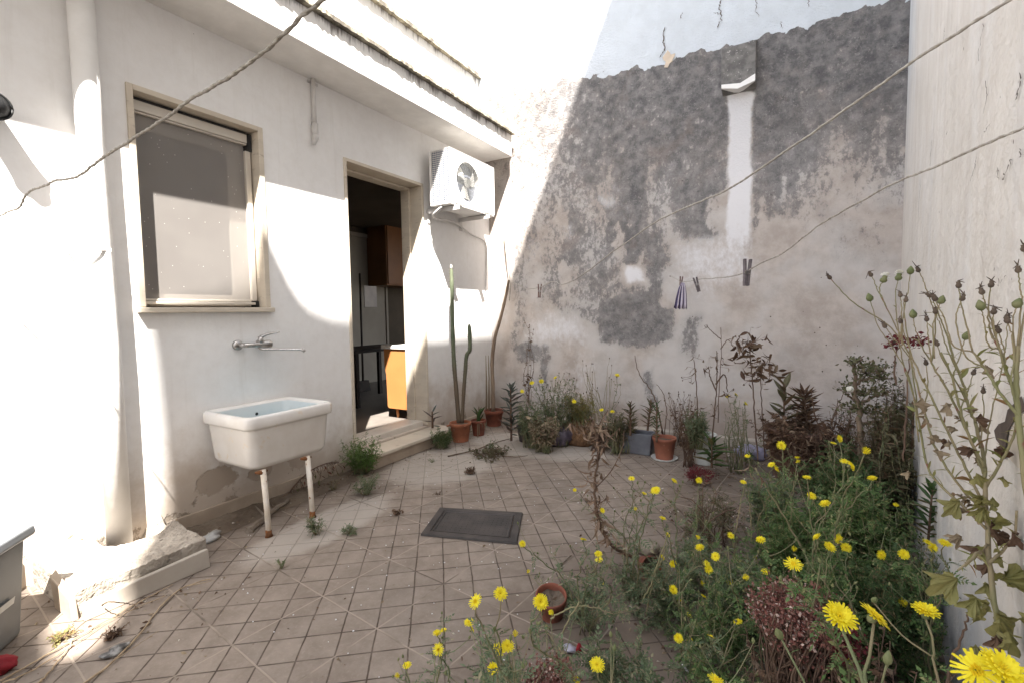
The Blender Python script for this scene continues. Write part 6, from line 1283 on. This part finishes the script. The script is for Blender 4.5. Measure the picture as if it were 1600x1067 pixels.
for j in range(2, 23):
    for q in range(3): p = P[j]+rnd()*.015; e = clampw(p+np.array([.03, G.normal(0, .03), -G.uniform(.02, .10)])); ms.tube([P[j], e], [.002, .001], 3); ml.put(LL[q], e, [.3, G.normal(0, .5), -.8], G.uniform(0, 6), G.uniform(.02, .045))
fin(o, ms, ml, LM['stemb'], leafmat('red_brown_creeper_leaf', (.12, .04, .03), (.2, .09, .05), (.10, .11, .04)))

# ---------------------------------------------------------------- litter nobody could count
m = M(); tl = [T_lance(2, .3, .5, .5, 1.), T_lance(2, .2, .2, .3), T_lance(3, .12, .6, .4, 2.)]
def scatter(n, fn_, s0, s1, mi):
    for i in range(n):
        x, y = fn_(); y = min(y, YB-.05); x = min(max(x, XF+.03), wallx(y)-.03)
        m.put(tl[G.integers(3)], [x, y, .004], [*G.normal(0, 1, 2), .06], G.uniform(-1, 1), G.uniform(s0, s1), mi=mi)
U_ = G.uniform
for mi, k in ((0, 1.), (1, .7), (2, .25)):
    scatter(int(420*k), lambda: (XF+.03+abs(G.normal(0, .10)), U_(1.3, 5.)), .008, .03, mi)
    scatter(int(500*k), lambda: (U_(-2.7, .7), YB-.2-abs(G.normal(0, .22))), .008, .035, mi)
    scatter(int(1100*k), lambda: (.1+G.normal(0, .5), U_(1.0, 4.6)), .008, .035, mi)
    scatter(int(300*k), lambda: (U_(-3.2, -.5), U_(.5, 4.6)), .004, .014, mi)
    scatter(int(70*k), lambda: (-2.6+G.normal(0, .25), .95+G.normal(0, .25)), .008, .03, mi)
    scatter(int(150*k), lambda: (-2.85+G.normal(0, .2), U_(2.2, 4.4)), .006, .02, mi)
ll = m.obj('leaf_litter', [LM['brown'], LM['tan'], leafmat('pale_petal_litter', (.5, .46, .38), (.62, .58, .5), (.3, .25, .18))]); struct(ll, 'stuff')
m = M()
for i in range(1500):
    if i < 700: x, y = XF+.03+abs(G.normal(0, .07)), U_(1.35, 5)
    elif i < 1100: x, y = U_(-2.7, .7), YB-.13-abs(G.normal(0, .12))
    else: x, y = .2+G.normal(0, .45), U_(1.2, 4.6)
    x = min(x, wallx(y)-.03); s_ = G.uniform(.003, .011); t = G.uniform(0, 6, 3); p = np.array([x, y, .001]); V = [p+s_*np.array([math.cos(a), math.sin(a), 0]) for a in (0, 1.7, 3.4, 4.9)]+[p+np.array([G.normal(0, .3)*s_, G.normal(0, .3)*s_, s_*G.uniform(.5, 1)])]; m.add(V, [(0, 1, 4), (1, 2, 4), (2, 3, 4), (3, 0, 4)])
struct(m.obj('grit', MT['soil']), 'stuff')
for nm_, a_ in (('soil_strip', (-3.275, -3.02, 1.36, 2.75)), ('soil_strip', (-3.27, -3.1, 4.05, 5.0))):
    ob_ = hfield(*a_, 60, 120, lambda X, Y: .002+np.maximum(0, (.035*sm((-3.0-X)/.25)*fbm(X, Y, 9, 61)+.012*fbm(X, Y, 40, 62)-.014)*sm((Y-a_[2])/.1)*sm((a_[3]-Y)/.1)), nm_, MT['soil']); struct(ob_, 'stuff')
m = M()
for i in range(170):
    x, y = U_(-2.9, -.9), U_(1.1, 3.6); s_ = U_(.0025, .006); m.add([[x-s_, y, .0035], [x, y-s_, .0035], [x+s_, y, .0035], [x, y+s_*.7, .0035], [x, y, .007]], [(0, 1, 4), (1, 2, 4), (2, 3, 4), (3, 0, 4)])
struct(m.obj('white_specks', whp), 'stuff')
